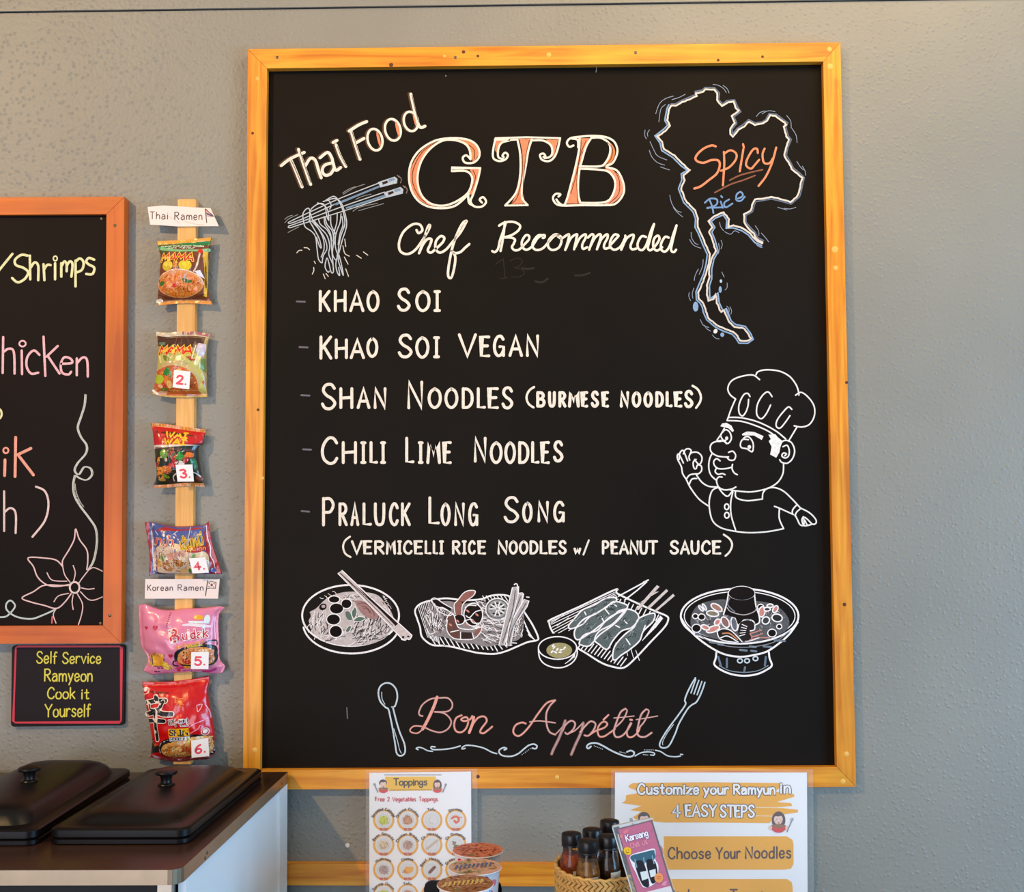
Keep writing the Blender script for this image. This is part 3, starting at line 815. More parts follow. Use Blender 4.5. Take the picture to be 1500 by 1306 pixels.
a.stroke(ell(457, 1025, 15, 20), WW, WHITE, closed=True); a.stroke(ell(458, 1085, 16, 20), WW, WHITE, closed=True)
a.fill(ell(457, 540, 11, 13), WHITE); a.fill(ell(617, 602, 13, 14), WHITE)
a.done('chalk_drawing', CHALK, board, 'white chalk drawing of a chef in a tall hat')

# --- four dishes
def noodles(a, cx, cy, rx, ry, n, cols, w=1.0, ln=9, bend=.5, ang=None, rot=0, holes=()):
    for _ in range(n):
        t = random.uniform(0, 2*pi); r = math.sqrt(random.random())
        x, y = rx*r*cos(t), ry*r*sin(t); rr = math.radians(rot)
        x, y = cx+x*cos(rr)-y*sin(rr), cy+x*sin(rr)+y*cos(rr)
        if any((x-h[0])**2/h[2]**2+(y-h[1])**2/h[3]**2 < 1 for h in holes): continue
        an = random.uniform(0, 2*pi) if ang is None else math.radians(ang)+random.uniform(-bend, bend)
        l = ln*random.uniform(.6, 1.2); b = random.uniform(-.3, .3)*l
        dx, dy = cos(an)*l/2, sin(an)*l/2
        a.stroke([(x-dx, y-dy), (x-dy/l*b*2, y+dx/l*b*2), (x+dx, y+dy)], w, random.choice(cols))
DC = (255, 246, 242)
a = Art(CH).z(430, 820, 7.895)
a.stroke(ell(660, 640, 560, 352), 2.6, DC, closed=True); a.stroke(ell(670, 730, 560, 350, 0, 24, 5, 172), 2.6, DC)
a.fill("190,600 260,560 340,480 420,420 560,375 700,365 860,375 980,410 1060,500 1130,600 1170,740 1100,850 960,950 760,990 560,985 400,950 240,860 175,720 200,650", (205, 190, 185), True)
a.layer = 1
noodles(a, 640, 880, 430, 90, 70, [(40, 34, 34), (60, 50, 50), DC], .8, 90, .35, -25)
noodles(a, 900, 760, 220, 130, 60, [(40, 34, 34), (90, 80, 80), DC], .9, 110, .3, 110)
noodles(a, 640, 430, 360, 60, 45, [(60, 50, 50), DC, (240, 220, 210)], .8, 60, .6, 20)
noodles(a, 290, 720, 110, 140, 30, [(30, 26, 26), DC], .9, 110, .3, 100)
noodles(a, 1020, 520, 110, 110, 26, [(60, 60, 70), DC, (225, 205, 195)], .9, 70, .4, 55)
a.layer = 2
for cx, cy, rx, ry in ((470, 455, 62, 38), (612, 505, 58, 52), (498, 560, 76, 58), (462, 686, 76, 60), (490, 825, 72, 66)):
    a.fill(ell(cx, cy, rx, ry), (26, 20, 18)); a.stroke(ell(cx, cy, rx+4, ry+4), 1.5, DC, closed=True)
a.fill(ell(340, 540, 44, 36, -30), (26, 20, 18)); a.fill(ell(345, 535, 22, 18), (200, 170, 170))
a.fill("715,480 800,475 900,530 975,640 960,680 870,670 780,600", (170, 128, 122), True); a.layer = 3
a.stroke("750,500 830,500 900,560 940,640; 790,530 850,550 900,620; 810,560 860,570 880,610", .8, (110, 74, 70))
for q in ("600,600 650,600 680,690 620,680", "710,540 735,600 700,680 670,610", "690,700 760,650 830,675 770,710", "640,760 670,770 640,830 600,820"):
    a.fill(q, (100, 118, 104), True); a.stroke(P_(q), 1.0, DC, closed=True)
a.fill("512,150 560,118 1370,860 1345,915 1270,920", (215, 196, 190)); a.layer = 4
a.stroke("515,155 900,540 1260,915", 1.4, DC, smooth=False); a.stroke("562,120 900,440 1370,870", 1.6, DC, smooth=False); a.stroke("1370,870 1345,915 1310,910 1290,925 1250,915", 1.6, DC)
a.stroke("540,150 1190,740", 1.1, (50, 38, 38), smooth=False); a.stroke("560,170 1150,760", .8, (90, 74, 74), smooth=False)
a.fill("730,300 790,350 1210,735 1180,760", (34, 26, 24)); a.fill(ell(1268, 890, 14, 14), (30, 24, 22)); a.fill(ell(1328, 882, 14, 10), (30, 24, 22))
a.done('chalk_drawing', CHALK, board, 'chalk bowl of noodles and balls with chopsticks, leftmost dish')

a = Art(CH).z(600, 840, 7.5)
a.stroke("60,420 75,370 130,325 250,290 400,270 600,290 780,280 900,240 1050,235 1180,290 1260,420 1350,560 1410,690 1400,730 1300,750 1180,800 1060,850 930,880 760,870 620,840 500,810 380,790 260,785 180,740 130,680 115,590 85,500", 2.5, DC, closed=True)
for i in range(9): a.stroke([(90+i*18, 360-i*10), (200+i*16, 700+i*8)], .9, DC)
for i in range(18): a.stroke([(230+i*52, 690+i*4), (290+i*52, 790+i*4 if i < 13 else 850-(i-13)*22)], 1.6, DC)
for i in range(10): a.stroke([(800+i*40, 240), (840+i*40, 300)], 1.2, DC)
for i in range(6): a.stroke([(1230+i*14, 440+i*45), (1320+i*14, 690+i*10)], 1.2, DC)
a.layer = 1
a.fill("170,470 230,330 420,300 600,330 760,300 900,330 1100,300 1240,400 1250,600 1200,720 1050,760 850,800 700,770 560,760 400,700 250,670 190,600", (150, 138, 135), True)
a.layer = 2
noodles(a, 930, 600, 230, 170, 120, [DC, (60, 54, 54), DC], .9, 90, .4, 15)
noodles(a, 300, 480, 120, 150, 60, [DC, (60, 54, 54)], .9, 80, .6, 80)
noodles(a, 800, 360, 100, 70, 25, [DC, (50, 44, 44)], .9, 60, .5, 40)
noodles(a, 1190, 560, 60, 150, 30, [DC, (60, 54, 54)], .9, 80, .4, 95)
for t in ("240,600 180,480 200,460 240,570 220,440 250,430 260,580 290,450 310,460 280,590 340,500 350,520 290,610", "190,600 220,660 280,640 250,600"):
    a.stroke(t, 1.2, DC)
a.layer = 3
a.fill("245,290 290,280 360,320 460,380 440,420 300,350", (30, 24, 22)); a.stroke("240,280 285,268 380,330 470,380; 240,280 280,350 420,400; 300,390 360,370 460,430; 300,400 420,460 480,440", 1.4, DC)
a.fill(ell(700, 450, 100, 120), (36, 26, 24)); a.stroke(ell(700, 450, 103, 125), 1.6, DC, closed=True)
a.fill(ell(545, 500, 62, 55), (36, 26, 24)); a.stroke(ell(545, 500, 64, 57), 1.4, DC, closed=True)
a.fill("500,440 500,340 540,300 580,330 570,440 530,450", (150, 96, 84), True); a.fill("530,290 580,220 640,190 715,195 700,230 620,300", (160, 104, 92), True)
a.fill("415,510 430,460 480,450 500,520 540,600 560,720 480,700 410,620", (110, 74, 66), True); a.fill("560,640 680,645 700,710 570,715", (60, 44, 40)); a.fill("710,640 780,570 790,620 740,700", (150, 100, 88))
a.layer = 4
a.stroke("500,440 490,340 530,290 590,215 650,185 720,190 700,240 620,300 580,350 575,440; 620,460 660,480 720,420 780,400; 660,480 700,540 780,540; 600,520 680,500 740,560; 415,510 410,620 470,700 560,720 700,715 780,640 800,560; 400,520 430,450 480,440 520,560 560,600 680,610 800,580; 450,640 540,620; 560,640 560,715; 690,650 705,710; 610,370 660,345 730,350", 1.4, DC)
for x, y in ((640, 410), (700, 520), (530, 520), (630, 560), (740, 450), (450, 560)): a.fill(ell(x, y, 22, 10, 40), (220, 140, 118))
a.fill(ell(965, 385, 118, 112), (165, 160, 158)); a.stroke(ell(965, 390, 128, 120), 1.6, DC, closed=True); a.stroke(ell(965, 385, 112, 100), .8, (50, 44, 44), closed=True)
for k in range(10):
    t = 2*pi*k/10; a.stroke([(965+20*cos(t), 385+18*sin(t)), (965+90*cos(t), 385+80*sin(t))], 1.6, DC); a.fill(ell(965+70*cos(t+.3), 385+62*sin(t+.3), 14, 9), (34, 28, 26))
a.layer = 5
for q in ("1130,150 1195,140 1190,300 1040,780 980,790", "1195,220 1250,230 1230,330 1090,560 1060,780", "1260,280 1310,300 1290,360 1150,560 1110,790 1060,795 1100,560"):
    a.fill(q, (190, 180, 178)); a.stroke(P_(q), 1.4, DC, smooth=False, closed=True)
a.layer = 6
a.stroke("1160,180 1130,400 1020,760; 1220,250 1110,560 1075,760; 1280,320 1130,600 1090,770", .9, (60, 54, 54)); a.stroke("1150,120 1165,110 1185,120 1180,160; 1200,215 1245,215 1240,260; 1285,255 1312,258", 1.6, DC)
a.done('chalk_drawing', CHALK, board, 'chalk plate of noodles with prawns, second dish')

a = Art(CH).z(780, 840, 7.143)
for i in range(16): a.stroke([(190+i*62, 520+i*26), (330+i*50, 430+i*30) if i < 4 else (300+i*52, 500+i*20)], 1.0, DC)
for i in range(6): a.stroke([(190+i*6, 500+i*30), (860+i*8, 195+i*14)], 1.1, DC)
for i in range(14): a.stroke([(480+i*34, 770+i*15), (540+i*34, 690+i*15)], 1.6, DC)
for i in range(7): a.stroke([(1150+i*22, 700-i*22), (1340+i*4, 440+i*4)], 1.1, DC)
for i in range(11): a.stroke([(880+i*44, 250+i*18), (850+i*44, 310+i*18)], 1.6, DC)
a.layer = 1
a.stroke("175,510 190,480 500,340 870,165 885,205 1100,310 1280,390 1400,440 1420,480 1380,560 1230,720 1080,880 960,980 850,975 720,930 560,830 460,770 330,670 240,640 195,580", 2.6, DC, closed=True)
for q in ("1300,120 1330,135 1110,380 1080,370", "1290,190 1325,185 1080,330", "1400,160 1420,180 1220,370 1190,360", "1470,210 1490,230 1290,400 1270,390"):
    a.fill(q, (222, 205, 196))
a.stroke("1205,68 1150,100 900,235; 1195,85 1100,170 965,275; 1160,90 1190,75 1212,66", 2.0, DC, smooth=False)
MEAT = (100, 108, 106)
for q in ("380,540 440,470 520,380 640,330 760,260 860,250 870,290 740,370 600,450 520,530 400,575", "440,600 530,480 660,420 780,340 860,290 990,330 960,380 830,440 720,530 600,620 470,690", "490,720 540,640 680,590 760,500 860,430 900,390 980,380 860,520 700,640 600,750 510,745",
          "650,690 700,600 830,530 930,430 980,370 1080,400 1110,470 1040,560 930,600 840,700 780,790 700,740", "840,880 860,760 960,640 1060,560 1110,470 1220,420 1280,420 1260,500 1160,600 1120,700 1020,790 930,850 870,900"):
    a.layer = 2
    a.fill(q, MEAT, True); a.layer = 3; a.stroke(P_(q), 2.1, DC, closed=True)
for cx, cy, an in ((490, 490, -45), (660, 370, -35), (800, 290, -20), (600, 540, -35), (740, 440, -40), (860, 350, -10), (600, 680, -30), (780, 650, -40), (960, 500, -40), (940, 780, -50), (1060, 640, -50), (1170, 500, -45)):
    noodles(a, cx, cy, 60, 34, 9, [(70, 76, 76), (150, 160, 158), (46, 46, 46)], 1.0, 40, .4, an)
for t in ("720,450 745,500", "840,310 880,340", "870,540 910,560", "960,490 990,520", "980,680 1020,740", "760,370 800,420", "545,400 560,430", "1180,540 1160,590"):
    a.stroke(t, 1.8, DC)
a.layer = 4
a.fill(ell(262, 800, 200, 180), (28, 22, 20)); a.stroke(ell(262, 775, 200, 118), 1.8, DC, closed=True)
a.stroke("62,790 75,880 130,945 230,980 330,975 420,925 465,850 465,780", 1.9, DC); a.stroke(ell(262, 790, 165, 92), 1.2, DC, closed=True)
a.layer = 5
a.fill(ell(280, 800, 135, 80), (172, 160, 110))
for x, y in ((205, 815), (225, 770), (260, 790), (300, 795), (335, 775), (240, 820), (290, 820), (215, 750)): a.fill(ell(x, y, 20, 9, random.uniform(-60, 60)), DC)
for i in range(9): a.stroke([(340+i*12, 940-i*8), (400+i*6, 900-i*10)], 1.0, DC)
a.done('chalk_drawing', CHALK, board, 'chalk skewers on a tray with a dip bowl, third dish')

a = Art(CH).z(990, 840, 7.895)
a.stroke(ell(738, 490, 680, 318), 2.7, DC, closed=True); a.stroke(ell(738, 490, 640, 285), 1.4, DC, closed=True)
a.stroke("65,520 130,620 250,740 400,850 560,930 740,960 900,940 1050,900 1200,800 1320,690 1410,560", 2.7, DC); a.stroke("150,610 350,760 560,830 760,850 960,835 1160,780 1330,650", 1.1, (150, 150, 158))
a.stroke("470,905 460,980 445,1050 520,1110 640,1160 790,1180 940,1160 1050,1110 1110,1060 1085,980 1075,905", 2.7, DC); a.stroke("500,1060 620,1120 790,1140 950,1120 1070,1060", 1.1, (150, 160, 170))
for x0, y0, x1, y1 in ((490, 960, 520, 1060), (590, 980, 590, 1080), (1040, 960, 1030, 1060), (800, 1080, 790, 1140)): a.stroke([(x0, y0), (x1, y1)], 3.0, (110, 125, 140))
for x, y, l in ((420, 790, 50), (520, 815, 60), (890, 840, 70), (1060, 840, 90), (900, 890, 60), (260, 700, 60), (780, 880, 80), (1200, 770, 120)): a.stroke([(x-l/2, y), (x+l/2, y+8)], 3.0, (120, 130, 140))
a.fill("170,560 190,450 280,350 480,300 620,300 930,315 1120,350 1240,430 1310,540 1290,640 1180,710 980,770 740,795 480,760 280,690 190,620", (98, 96, 98), True)
a.layer = 1
noodles(a, 740, 520, 520, 190, 130, [(150, 150, 150), (60, 58, 60), (190, 180, 178)], 1.0, 50, 1.5, 20)
SHRIMP = (214, 142, 128)
a.layer = 2
for cx, cy, rx, ry, ro, c in ((470, 390, 70, 34, 30, (176, 128, 112)), (425, 460, 70, 32, 8, (140, 130, 104)), (570, 560, 66, 40, 60, (150, 108, 100)), (675, 580, 80, 36, 80, (110, 110, 118)), (430, 640, 80, 34, -20, SHRIMP), (330, 385, 40, 14, 60, (150, 160, 160)), (290, 400, 40, 14, 50, (150, 160, 160)), (995, 440, 36, 60, 10, SHRIMP), (1055, 410, 36, 22, 0, (60, 60, 60)), (1090, 370, 34, 20, 0, (130, 120, 116)), (1150, 410, 26, 44, 30, SHRIMP), (1040, 540, 44, 40, -40, (70, 66, 68)), (480, 560, 40, 30, -50, SHRIMP), (340, 620, 50, 26, 20, SHRIMP), (1170, 510, 60, 44, 10, (50, 46, 46))):
    a.fill(ell(cx, cy, rx, ry, ro), c); a.stroke(ell(cx, cy, rx, ry, ro), 1.9, DC, closed=True)
for cx, cy, r in ((298, 500, 38), (238, 630, 50), (1112, 685, 48), (980, 385, 34), (225, 490, 30), (1195, 610, 28)):
    a.fill(ell(cx, cy, r, r*.9), (30, 22, 20)); a.stroke(ell(cx, cy, r+2, r*.9+2), 1.5, DC, closed=True)
a.layer = 3
a.fill("475,670 540,635 640,660 760,780 700,800 540,770", (40, 34, 32), True); a.stroke("475,670 540,635 640,660 765,785; 475,670 520,760 700,795; 520,740 600,720 720,790", 1.6, DC); a.stroke("540,690 620,690 710,760", 2.0, (214, 140, 96))
a.fill("715,640 740,560 820,530 900,560 910,640 850,680 870,740 800,780 740,740", (44, 36, 36), True); a.stroke("710,650 740,560 820,530 900,555 910,640 860,660", 1.8, DC)
for k in range(6): a.stroke([(730+k*8, 720-k*34), (800+k*6, 700-k*22)], 1.2, DC)
a.stroke("820,700 900,680 990,650; 830,730 920,720 1000,690; 850,770 960,740 1080,740; 860,690 880,750", 1.8, SHRIMP); a.stroke("800,780 860,775 960,740", 1.4, DC)
a.fill("610,200 905,200 940,410 960,540 920,600 870,540 780,530 720,590 690,510 600,480 550,470 575,380", (30, 23, 22)); a.layer = 4
a.stroke("608,210 590,330 550,470; 905,210 925,370 960,480 965,560 920,590", 2.0, DC); a.stroke("590,390 640,440 780,475 900,440 935,390", 1.4, (190, 175, 175)); a.stroke("620,280 600,360 680,440", 1.6, (130, 130, 140))
a.fill(ell(760, 225, 150, 78), (30, 23, 22)); a.stroke(ell(760, 222, 148, 74), 2.0, DC, closed=True); a.stroke(ell(762, 230, 120, 56), 1.3, DC, closed=True)
for k in range(8): a.stroke([(670+k*18, 225), (690+k*18, 185)], 1.2, (150, 150, 155))
for x in (740, 822, 920): a.stroke(ell(x, 1005 if x < 900 else 980, 28, 24), 2.0, (205, 215, 220), closed=True)
a.done('chalk_drawing', CHALK, board, 'chalk hot pot with a chimney, rightmost dish')

# --- spoon, fork, Bon Appetit, flourishes
a = Art(CH).z(530, 980, 2.885)
LB = (205, 216, 220)
a.stroke("125,160 140,155 150,120 145,85 125,62 100,58 78,72 70,100 78,135 100,160 112,168 120,200 130,250 140,310 148,355 165,365 182,352 180,315 160,265 145,215 132,165", 2.3, LB, closed=True)
a.stroke("84,95 86,125 98,148; 135,250 150,300 160,340 168,355", 1.1, LB)
a.stroke("1410,36 1395,60 1375,100 1365,130 1368,148 1340,190 1310,230 1285,265 1262,305 1260,325 1278,332 1300,320 1325,270 1340,230 1375,170 1395,150 1412,140 1425,120 1440,85 1450,55", 2.2, LB)
for x in (1397, 1410, 1423, 1436): a.stroke([(x+14, 42+(x-1397)*.35), (x-6, 100+(x-1397)*.3)], 1.9, LB)
a.stroke("1318,232 1290,270 1272,305 1272,320", 1.0, LB)
a.done('chalk_drawing', CHALK, board, 'pale chalk spoon and fork')
a = Art(CH).z(600, 1000, 6.818)
PK = (244, 168, 150); PK2 = (226, 172, 162)
def dbl(t, w, c=PK2):
    a.layer = 0; a.stroke(t, w, (120, 84, 76)); a.layer = 1; a.stroke(t, w*.62, c)
dbl("130,330 100,320 95,285 130,215 210,160 310,148 385,152 425,200 420,250 370,285 250,288", 3.0)
dbl("250,288 340,300 400,350 415,400 380,460 310,492 230,478 155,445", 3.0)
a.layer = 2; a.stroke("275,140 240,240 180,370 130,460", 4.4, PK)
dbl("130,460 80,500 20,492 5,465 45,430 120,432", 2.8, PK)
dbl("520,322 465,350 445,420 465,480 520,490 565,450 585,390 575,345 540,345 515,365 545,380 600,365 625,330", 3.6, PK)
a.layer = 1; a.stroke("640,340 630,400 595,495", 4.0, PK); dbl("620,430 680,350 745,335 770,380 720,450 705,490 740,500 790,465 825,435", 3.6, PK)
dbl("1160,405 1120,395 1060,420 1035,480 1060,522 1110,520 1190,440 1280,310 1370,200 1455,172", 3.6, PK)
dbl("1455,172 1400,230 1365,310 1370,420 1400,490 1455,515", 3.4); dbl("1200,388 1300,378 1455,398", 2.6)
a.z(760, 1000, 6.25)
a.layer = 1
dbl("335,470 400,400 425,345", 2.4); dbl("425,345 400,420 360,520 320,600 300,650", 4.8, (190, 150, 146)); dbl("400,440 430,380 480,345 515,370 500,420 450,465 425,455", 3.4)
dbl("450,465 520,430 590,360", 2.6); dbl("590,365 570,450 520,560 480,655", 4.8, (190, 150, 146)); dbl("560,450 620,380 660,350 700,370 690,420 640,480 600,478", 3.4)
dbl("640,480 700,440 780,410 810,375 780,352 740,380 720,430 735,485 780,488 840,450 880,420", 3.4, PK); a.stroke("775,335 820,292", 2.6, PK)
dbl("975,235 930,270 890,370 870,440 885,490 930,490 980,450 1030,370", 3.6, PK2); dbl("975,235 990,260 950,340 890,400", 3.0); dbl("870,320 960,312 1055,302", 2.2)
dbl("1025,365 990,440 1000,490 1040,492 1090,450 1110,400", 3.4, PK); a.stroke("1020,335 1035,338", 3, PK)
dbl("1165,240 1120,290 1090,400 1085,460 1110,490 1160,490 1215,455", 3.6, PK2); dbl("1165,240 1190,260 1150,350 1100,410", 3.0); dbl("1075,335 1180,318 1270,302", 2.2)
a.done('chalk_lettering', CHALK, board, 'pink cursive chalk words Bon Appétit')
a = Art(CH).z(600, 1000, 6.818)
a.stroke("85,665 65,655 90,642 130,650 180,675 230,682", 1.8, LB); a.stroke("255,638 220,635 215,652 245,665 340,662 430,650 505,628", 2.0, LB); a.stroke("555,652 525,658 530,640 570,622 650,628 740,650 820,690 870,705", 2.0, LB)
a.stroke("945,668 970,655 940,645 900,665 895,695 930,725 1010,732 1080,708 1140,660 1190,622 1240,610 1272,628 1260,655 1225,650", 2.2, LB)
a.z(760, 1000, 6.25)
a.stroke("660,580 635,600 622,580 650,555 710,550 770,575 850,620 930,655 1000,675 1045,665 1055,635 1025,618 990,630", 2.4, LB); a.stroke("1065,668 1120,638 1190,630 1240,642 1235,660 1205,658; 1250,615 1300,628 1360,665 1430,675 1480,668; 1480,652 1500,655", 1.8, LB)
for x0, y0, n, dx, dy in ((690, 575, 6, 15, 6), (30, 655, 6, 15, -11), (925, 630, 5, 13, 3), (1150, 612, 6, 16, 0), (1140, 655, 5, 10, 1)):
    for k in range(n): a.fill(ell(x0+k*dx, y0+k*dy, 4, 4), LB)
a.done('chalk_drawing', CHALK, board, 'pale chalk scroll flourishes under the words')
a = Art(CH)
a.stroke([(508, 1036), (509, 1052)], 1.6, (120, 110, 104)); a.stroke([(875, 92), (873, 106)], 1.0, (160, 150, 140)); a.fill(ell(653, 111, 1, 1), (150, 140, 130))
noodles(a, 800, 400, 60, 14, 3, [(52, 47, 42)], 3, 20, .3, 5)
a.done('chalk_smudges', CHALK, board)

# ------------------------------------------------------------ the menu board on the left
MF = -0.030
mb = thing('menu_board', 'black menu board in an orange stained frame at the left edge', 'chalkboard', (at(-150, 942, MF).x, 0, at(0, 942, MF).z))
def mc(x, y): return corner(x, y, MF)
mo = [mc(-420, 291), mc(182, 288), mc(177.5, 942), mc(-440, 944)]
mi = [mc(-392, 317), mc(156, 313.5), mc(151, 916), mc(-410, 918)]
slab('board_panel', [(mi[3][0]-.01, mi[3][1]-.01), (mi[2][0]+.01, mi[2][1]-.01), (mi[1][0]+.01, mi[1][1]+.01), (mi[0][0]-.01, mi[0][1]+.01)], -0.020, -0.002, MENUBOARD, mb)
for q, mt in (([mo[0], mo[1], mi[1], mi[0]], ORANGE_H), ([mo[1], mo[2], mi[2], mi[1]], ORANGE_V), ([mo[2], mo[3], mi[3], mi[2]], ORANGE_H), ([mo[3], mo[0], mi[0], mi[3]], ORANGE_V)):
    cx = sum(p[0] for p in q)/4; cz = sum(p[1] for p in q)/4
    slab('frame_rail', [(p[0]+(cx-p[0])*0.001, p[1]+(cz-p[1])*0.001) for p in q], MF, -0.001, mt, mb, bevel=0.0015)
for x, y, Y in ((168.5, 330, MF), (148.5, 320, -.02), (161, 901, MF), (147, 913, -.02)):
    lathe('screw', [(0, 0.0012), (0.002, 0.0010), (0.0035, 0.0), (0.0035, -0.001)], at(x, y, Y), SCREW, mb, n=14, axis=(0, -1, 0))
MCH = flat(-0.0202)
YE = (240, 236, 180)
a = Art(MCH).z(0, 280, 3.84)
for t in ("-10,450 70,352", "155,362 120,358 85,385 90,415 130,430 158,455 140,492 100,512 68,488", "168,362 170,495", "172,430 195,400 215,420 215,500", "245,410 250,500", "248,440 265,415 285,415", "310,405 310,495", "345,405 345,480", "347,420 362,395 375,410 375,450", "375,420 392,395 408,410 402,480", "425,390 425,535", "425,395 450,378 470,400 462,440 428,458", "530,385 500,375 485,395 500,412 530,430 520,465 485,465"):
    a.stroke(t, 3.6, YE)
a.stroke(ell(311, 378, 11, 13), 2.0, YE, closed=True)
a.done('chalk_lettering', CHALK, mb, 'yellow chalk word Shrimps cut by the picture edge')
a = Art(MCH).z(0, 280, 3.84)
PKL = (250, 192, 196)
for t in ("18,820 15,1022", "18,905 50,885 78,905 82,1025", "122,895 124,1028", "222,920 190,895 155,930 150,985 175,1025 215,1020", "245,818 255,1038", "325,870 262,930", "268,925 335,1025", "345,970 405,965 395,940 360,935 342,975 350,1020 385,1030 400,1015", "432,940 432,1035", "435,965 465,935 490,950 494,1042"):
    a.stroke(t, 3.4, PKL)
a.stroke(ell(127, 857, 18, 16), 2.4, PKL, closed=True)
a.z(0, 560, 3.265)
for t in ("24,370 22,445", "75,262 72,450", "148,315 85,345", "88,348 160,442"): a.stroke(t, 4.2, (246, 168, 146))
a.stroke(ell(28, 325, 12, 13), 2.6, (246, 168, 146), closed=True)
for t in ("20,520 20,710", "22,620 50,600 75,625 75,720", "172,498 215,520 232,580 215,660 155,738"): a.stroke(t, 3.0, (236, 205, 198))
a.stroke(ell(-8, 150, 16, 24), 3.0, YE, closed=True)
a.done('chalk_lettering', CHALK, mb, 'pink chalk word endings below the yellow word')
a = Art(MCH).z(0, 560, 3.265)
VN = (205, 205, 195)
for d, w in ((0, 2.0), (6, 1.1)):
    a.stroke([(x+d, y) for x, y in P_("407,58 402,110 385,165 370,215 385,260 412,300 408,340 370,385 355,420 375,440 400,405 430,410 438,440 415,465 385,460 360,445")], w, VN)
    a.stroke([(x+d-4, y) for x, y in P_("360,445 352,490 358,540 385,590 430,650 460,700 465,770 450,850 425,895")], w, VN)
for i in range(46):
    t = i/45; x = 352+4*sin(i); y = 480+t*100
    a.stroke([(355+40*t**2+random.uniform(-4, 4), 480+t*110), (362+40*t**2, 486+t*110)], .8, (170, 170, 160))
PT = (240, 200, 196)
for t in ("300,880 300,850 330,800 355,750 362,700 380,750 415,800 420,850 415,895", "300,880 270,850 220,840 135,838 160,880 180,930 220,965 270,975 335,965", "300,880 310,920 335,955", "335,970 290,970 210,970 160,1000 105,1030 150,1050 210,1065 270,1080 310,1050 340,1010", "425,895 390,940 375,965", "425,895 450,885 490,902", "385,1000 420,1035 450,1040 490,1025", "370,1010 395,1060 390,1110 375,1158", "270,1080 255,1110 268,1150",
          "350,875 360,910 352,950", "225,910 250,945 320,950", "390,982 420,988 450,985", "258,1048 280,1020 328,1008", "350,1015 345,1050 350,1085"):
    a.stroke(t, 1.9 if len(t) > 40 else 1.5, PT)
a.stroke(ell(357, 980, 23, 26), 2.6, (240, 214, 205), closed=True)
a.stroke("-6,1122 30,1118 60,1090 72,1065 50,1042 30,1060 35,1090 80,1120 150,1130 210,1110 265,1085", 2.4, (200, 210, 205))
a.stroke("250,1120 248,1150", 2.0, (220, 120, 120))
a.done('chalk_drawing', CHALK, mb, 'chalk vine and five-petal flower')

# ------------------------------------------------------------ self-service sign
SGY = -0.010
sg = thing('sign', 'small black sign with a red border and yellow words, under the left menu board', 'sign', (at(100, 1062, 0).x, 0, at(100, 1062, 0).z))
def rrect(x0, y0, x1, y1, r, n=5, skew=(0, 0)):
    out = []
    for cx, cy, a in ((x0+r, y0+r, 180), (x1-r, y0+r, 270), (x1-r, y1-r, 0), (x0+r, y1-r, 90)):
        for k in range(n+1):
            t = math.radians(a+90*k/n); out.append((cx+r*cos(t), cy+r*sin(t)))
    return out
def bil(q, x, y):
    """unit square to a surveyed quadrilateral TL TR BR BL"""
    return tuple(q[0][k]*(1-x)*(1-y)+q[1][k]*x*(1-y)+q[2][k]*x*y+q[3][k]*(1-x)*y for k in (0, 1))
SQ = [(17.5, 945), (183, 944), (181.5, 1062), (16, 1064)]
pslab('sign_plate', [bil(SQ, x/140, y/100) for x, y in rrect(0, 0, 140, 100, 4)], SGY, -0.001, mat('black_sign_paint', (26, 14, 16), 0.55, spec=0.25), sg, bevel=0.0012, smooth=True)
a = Art(flat(SGY-0.0002)).z(0, 930, 6.25)
a.stroke("145,115 165,103 1095,103 1112,115 1108,780 1095,797 140,800 122,785 128,600", 2.6, (206, 34, 58), smooth=False, closed=True)
a.done('border', SIGNINK, sg, 'red painted border')
a = Art(flat(SGY-0.0002)).z(0, 930, 6.25)
YW = (222, 206, 60)
def handz(a, t, x0, y0, h, w, col, width, slant=0.0, gap=0.2, jit=0.0, rot=0):
    """hand lettering given in the zoomed frame units"""
    a.hand(t, x0, y0, h, w, col, width=width, slant=slant, gap=gap, jit=jit, rot=rot)
for t, x0, y0, h, c in (("Self", 335, 256, 104, 185), ("Service", 572, 256, 98, 350), ("Ramyeon", 408, 420, 108, 436), ("Cook", 435, 580, 100, 250), ("it", 745, 582, 92, 70), ("Yourself", 412, 745, 112, 415)):
    handz(a, t, x0, y0, h, 2.0, YW, c, 0.02, jit=.02)
a.done('lettering', SIGNINK, sg, 'yellow words Self Service Ramyeon Cook it Yourself')

# ------------------------------------------------------------ the pine batten with the noodle packets
ST = -0.020
st = tag(pslab('wooden_batten', [(260.5, 293), (263, 291.5), (285.5, 291.5), (287, 293.5), (279.5, 1119), (254, 1119)], ST, -0.0004, RAW, None, None, bevel=0.0012), 'narrow raw pine batten on the wall behind the noodle packets', 'batten')

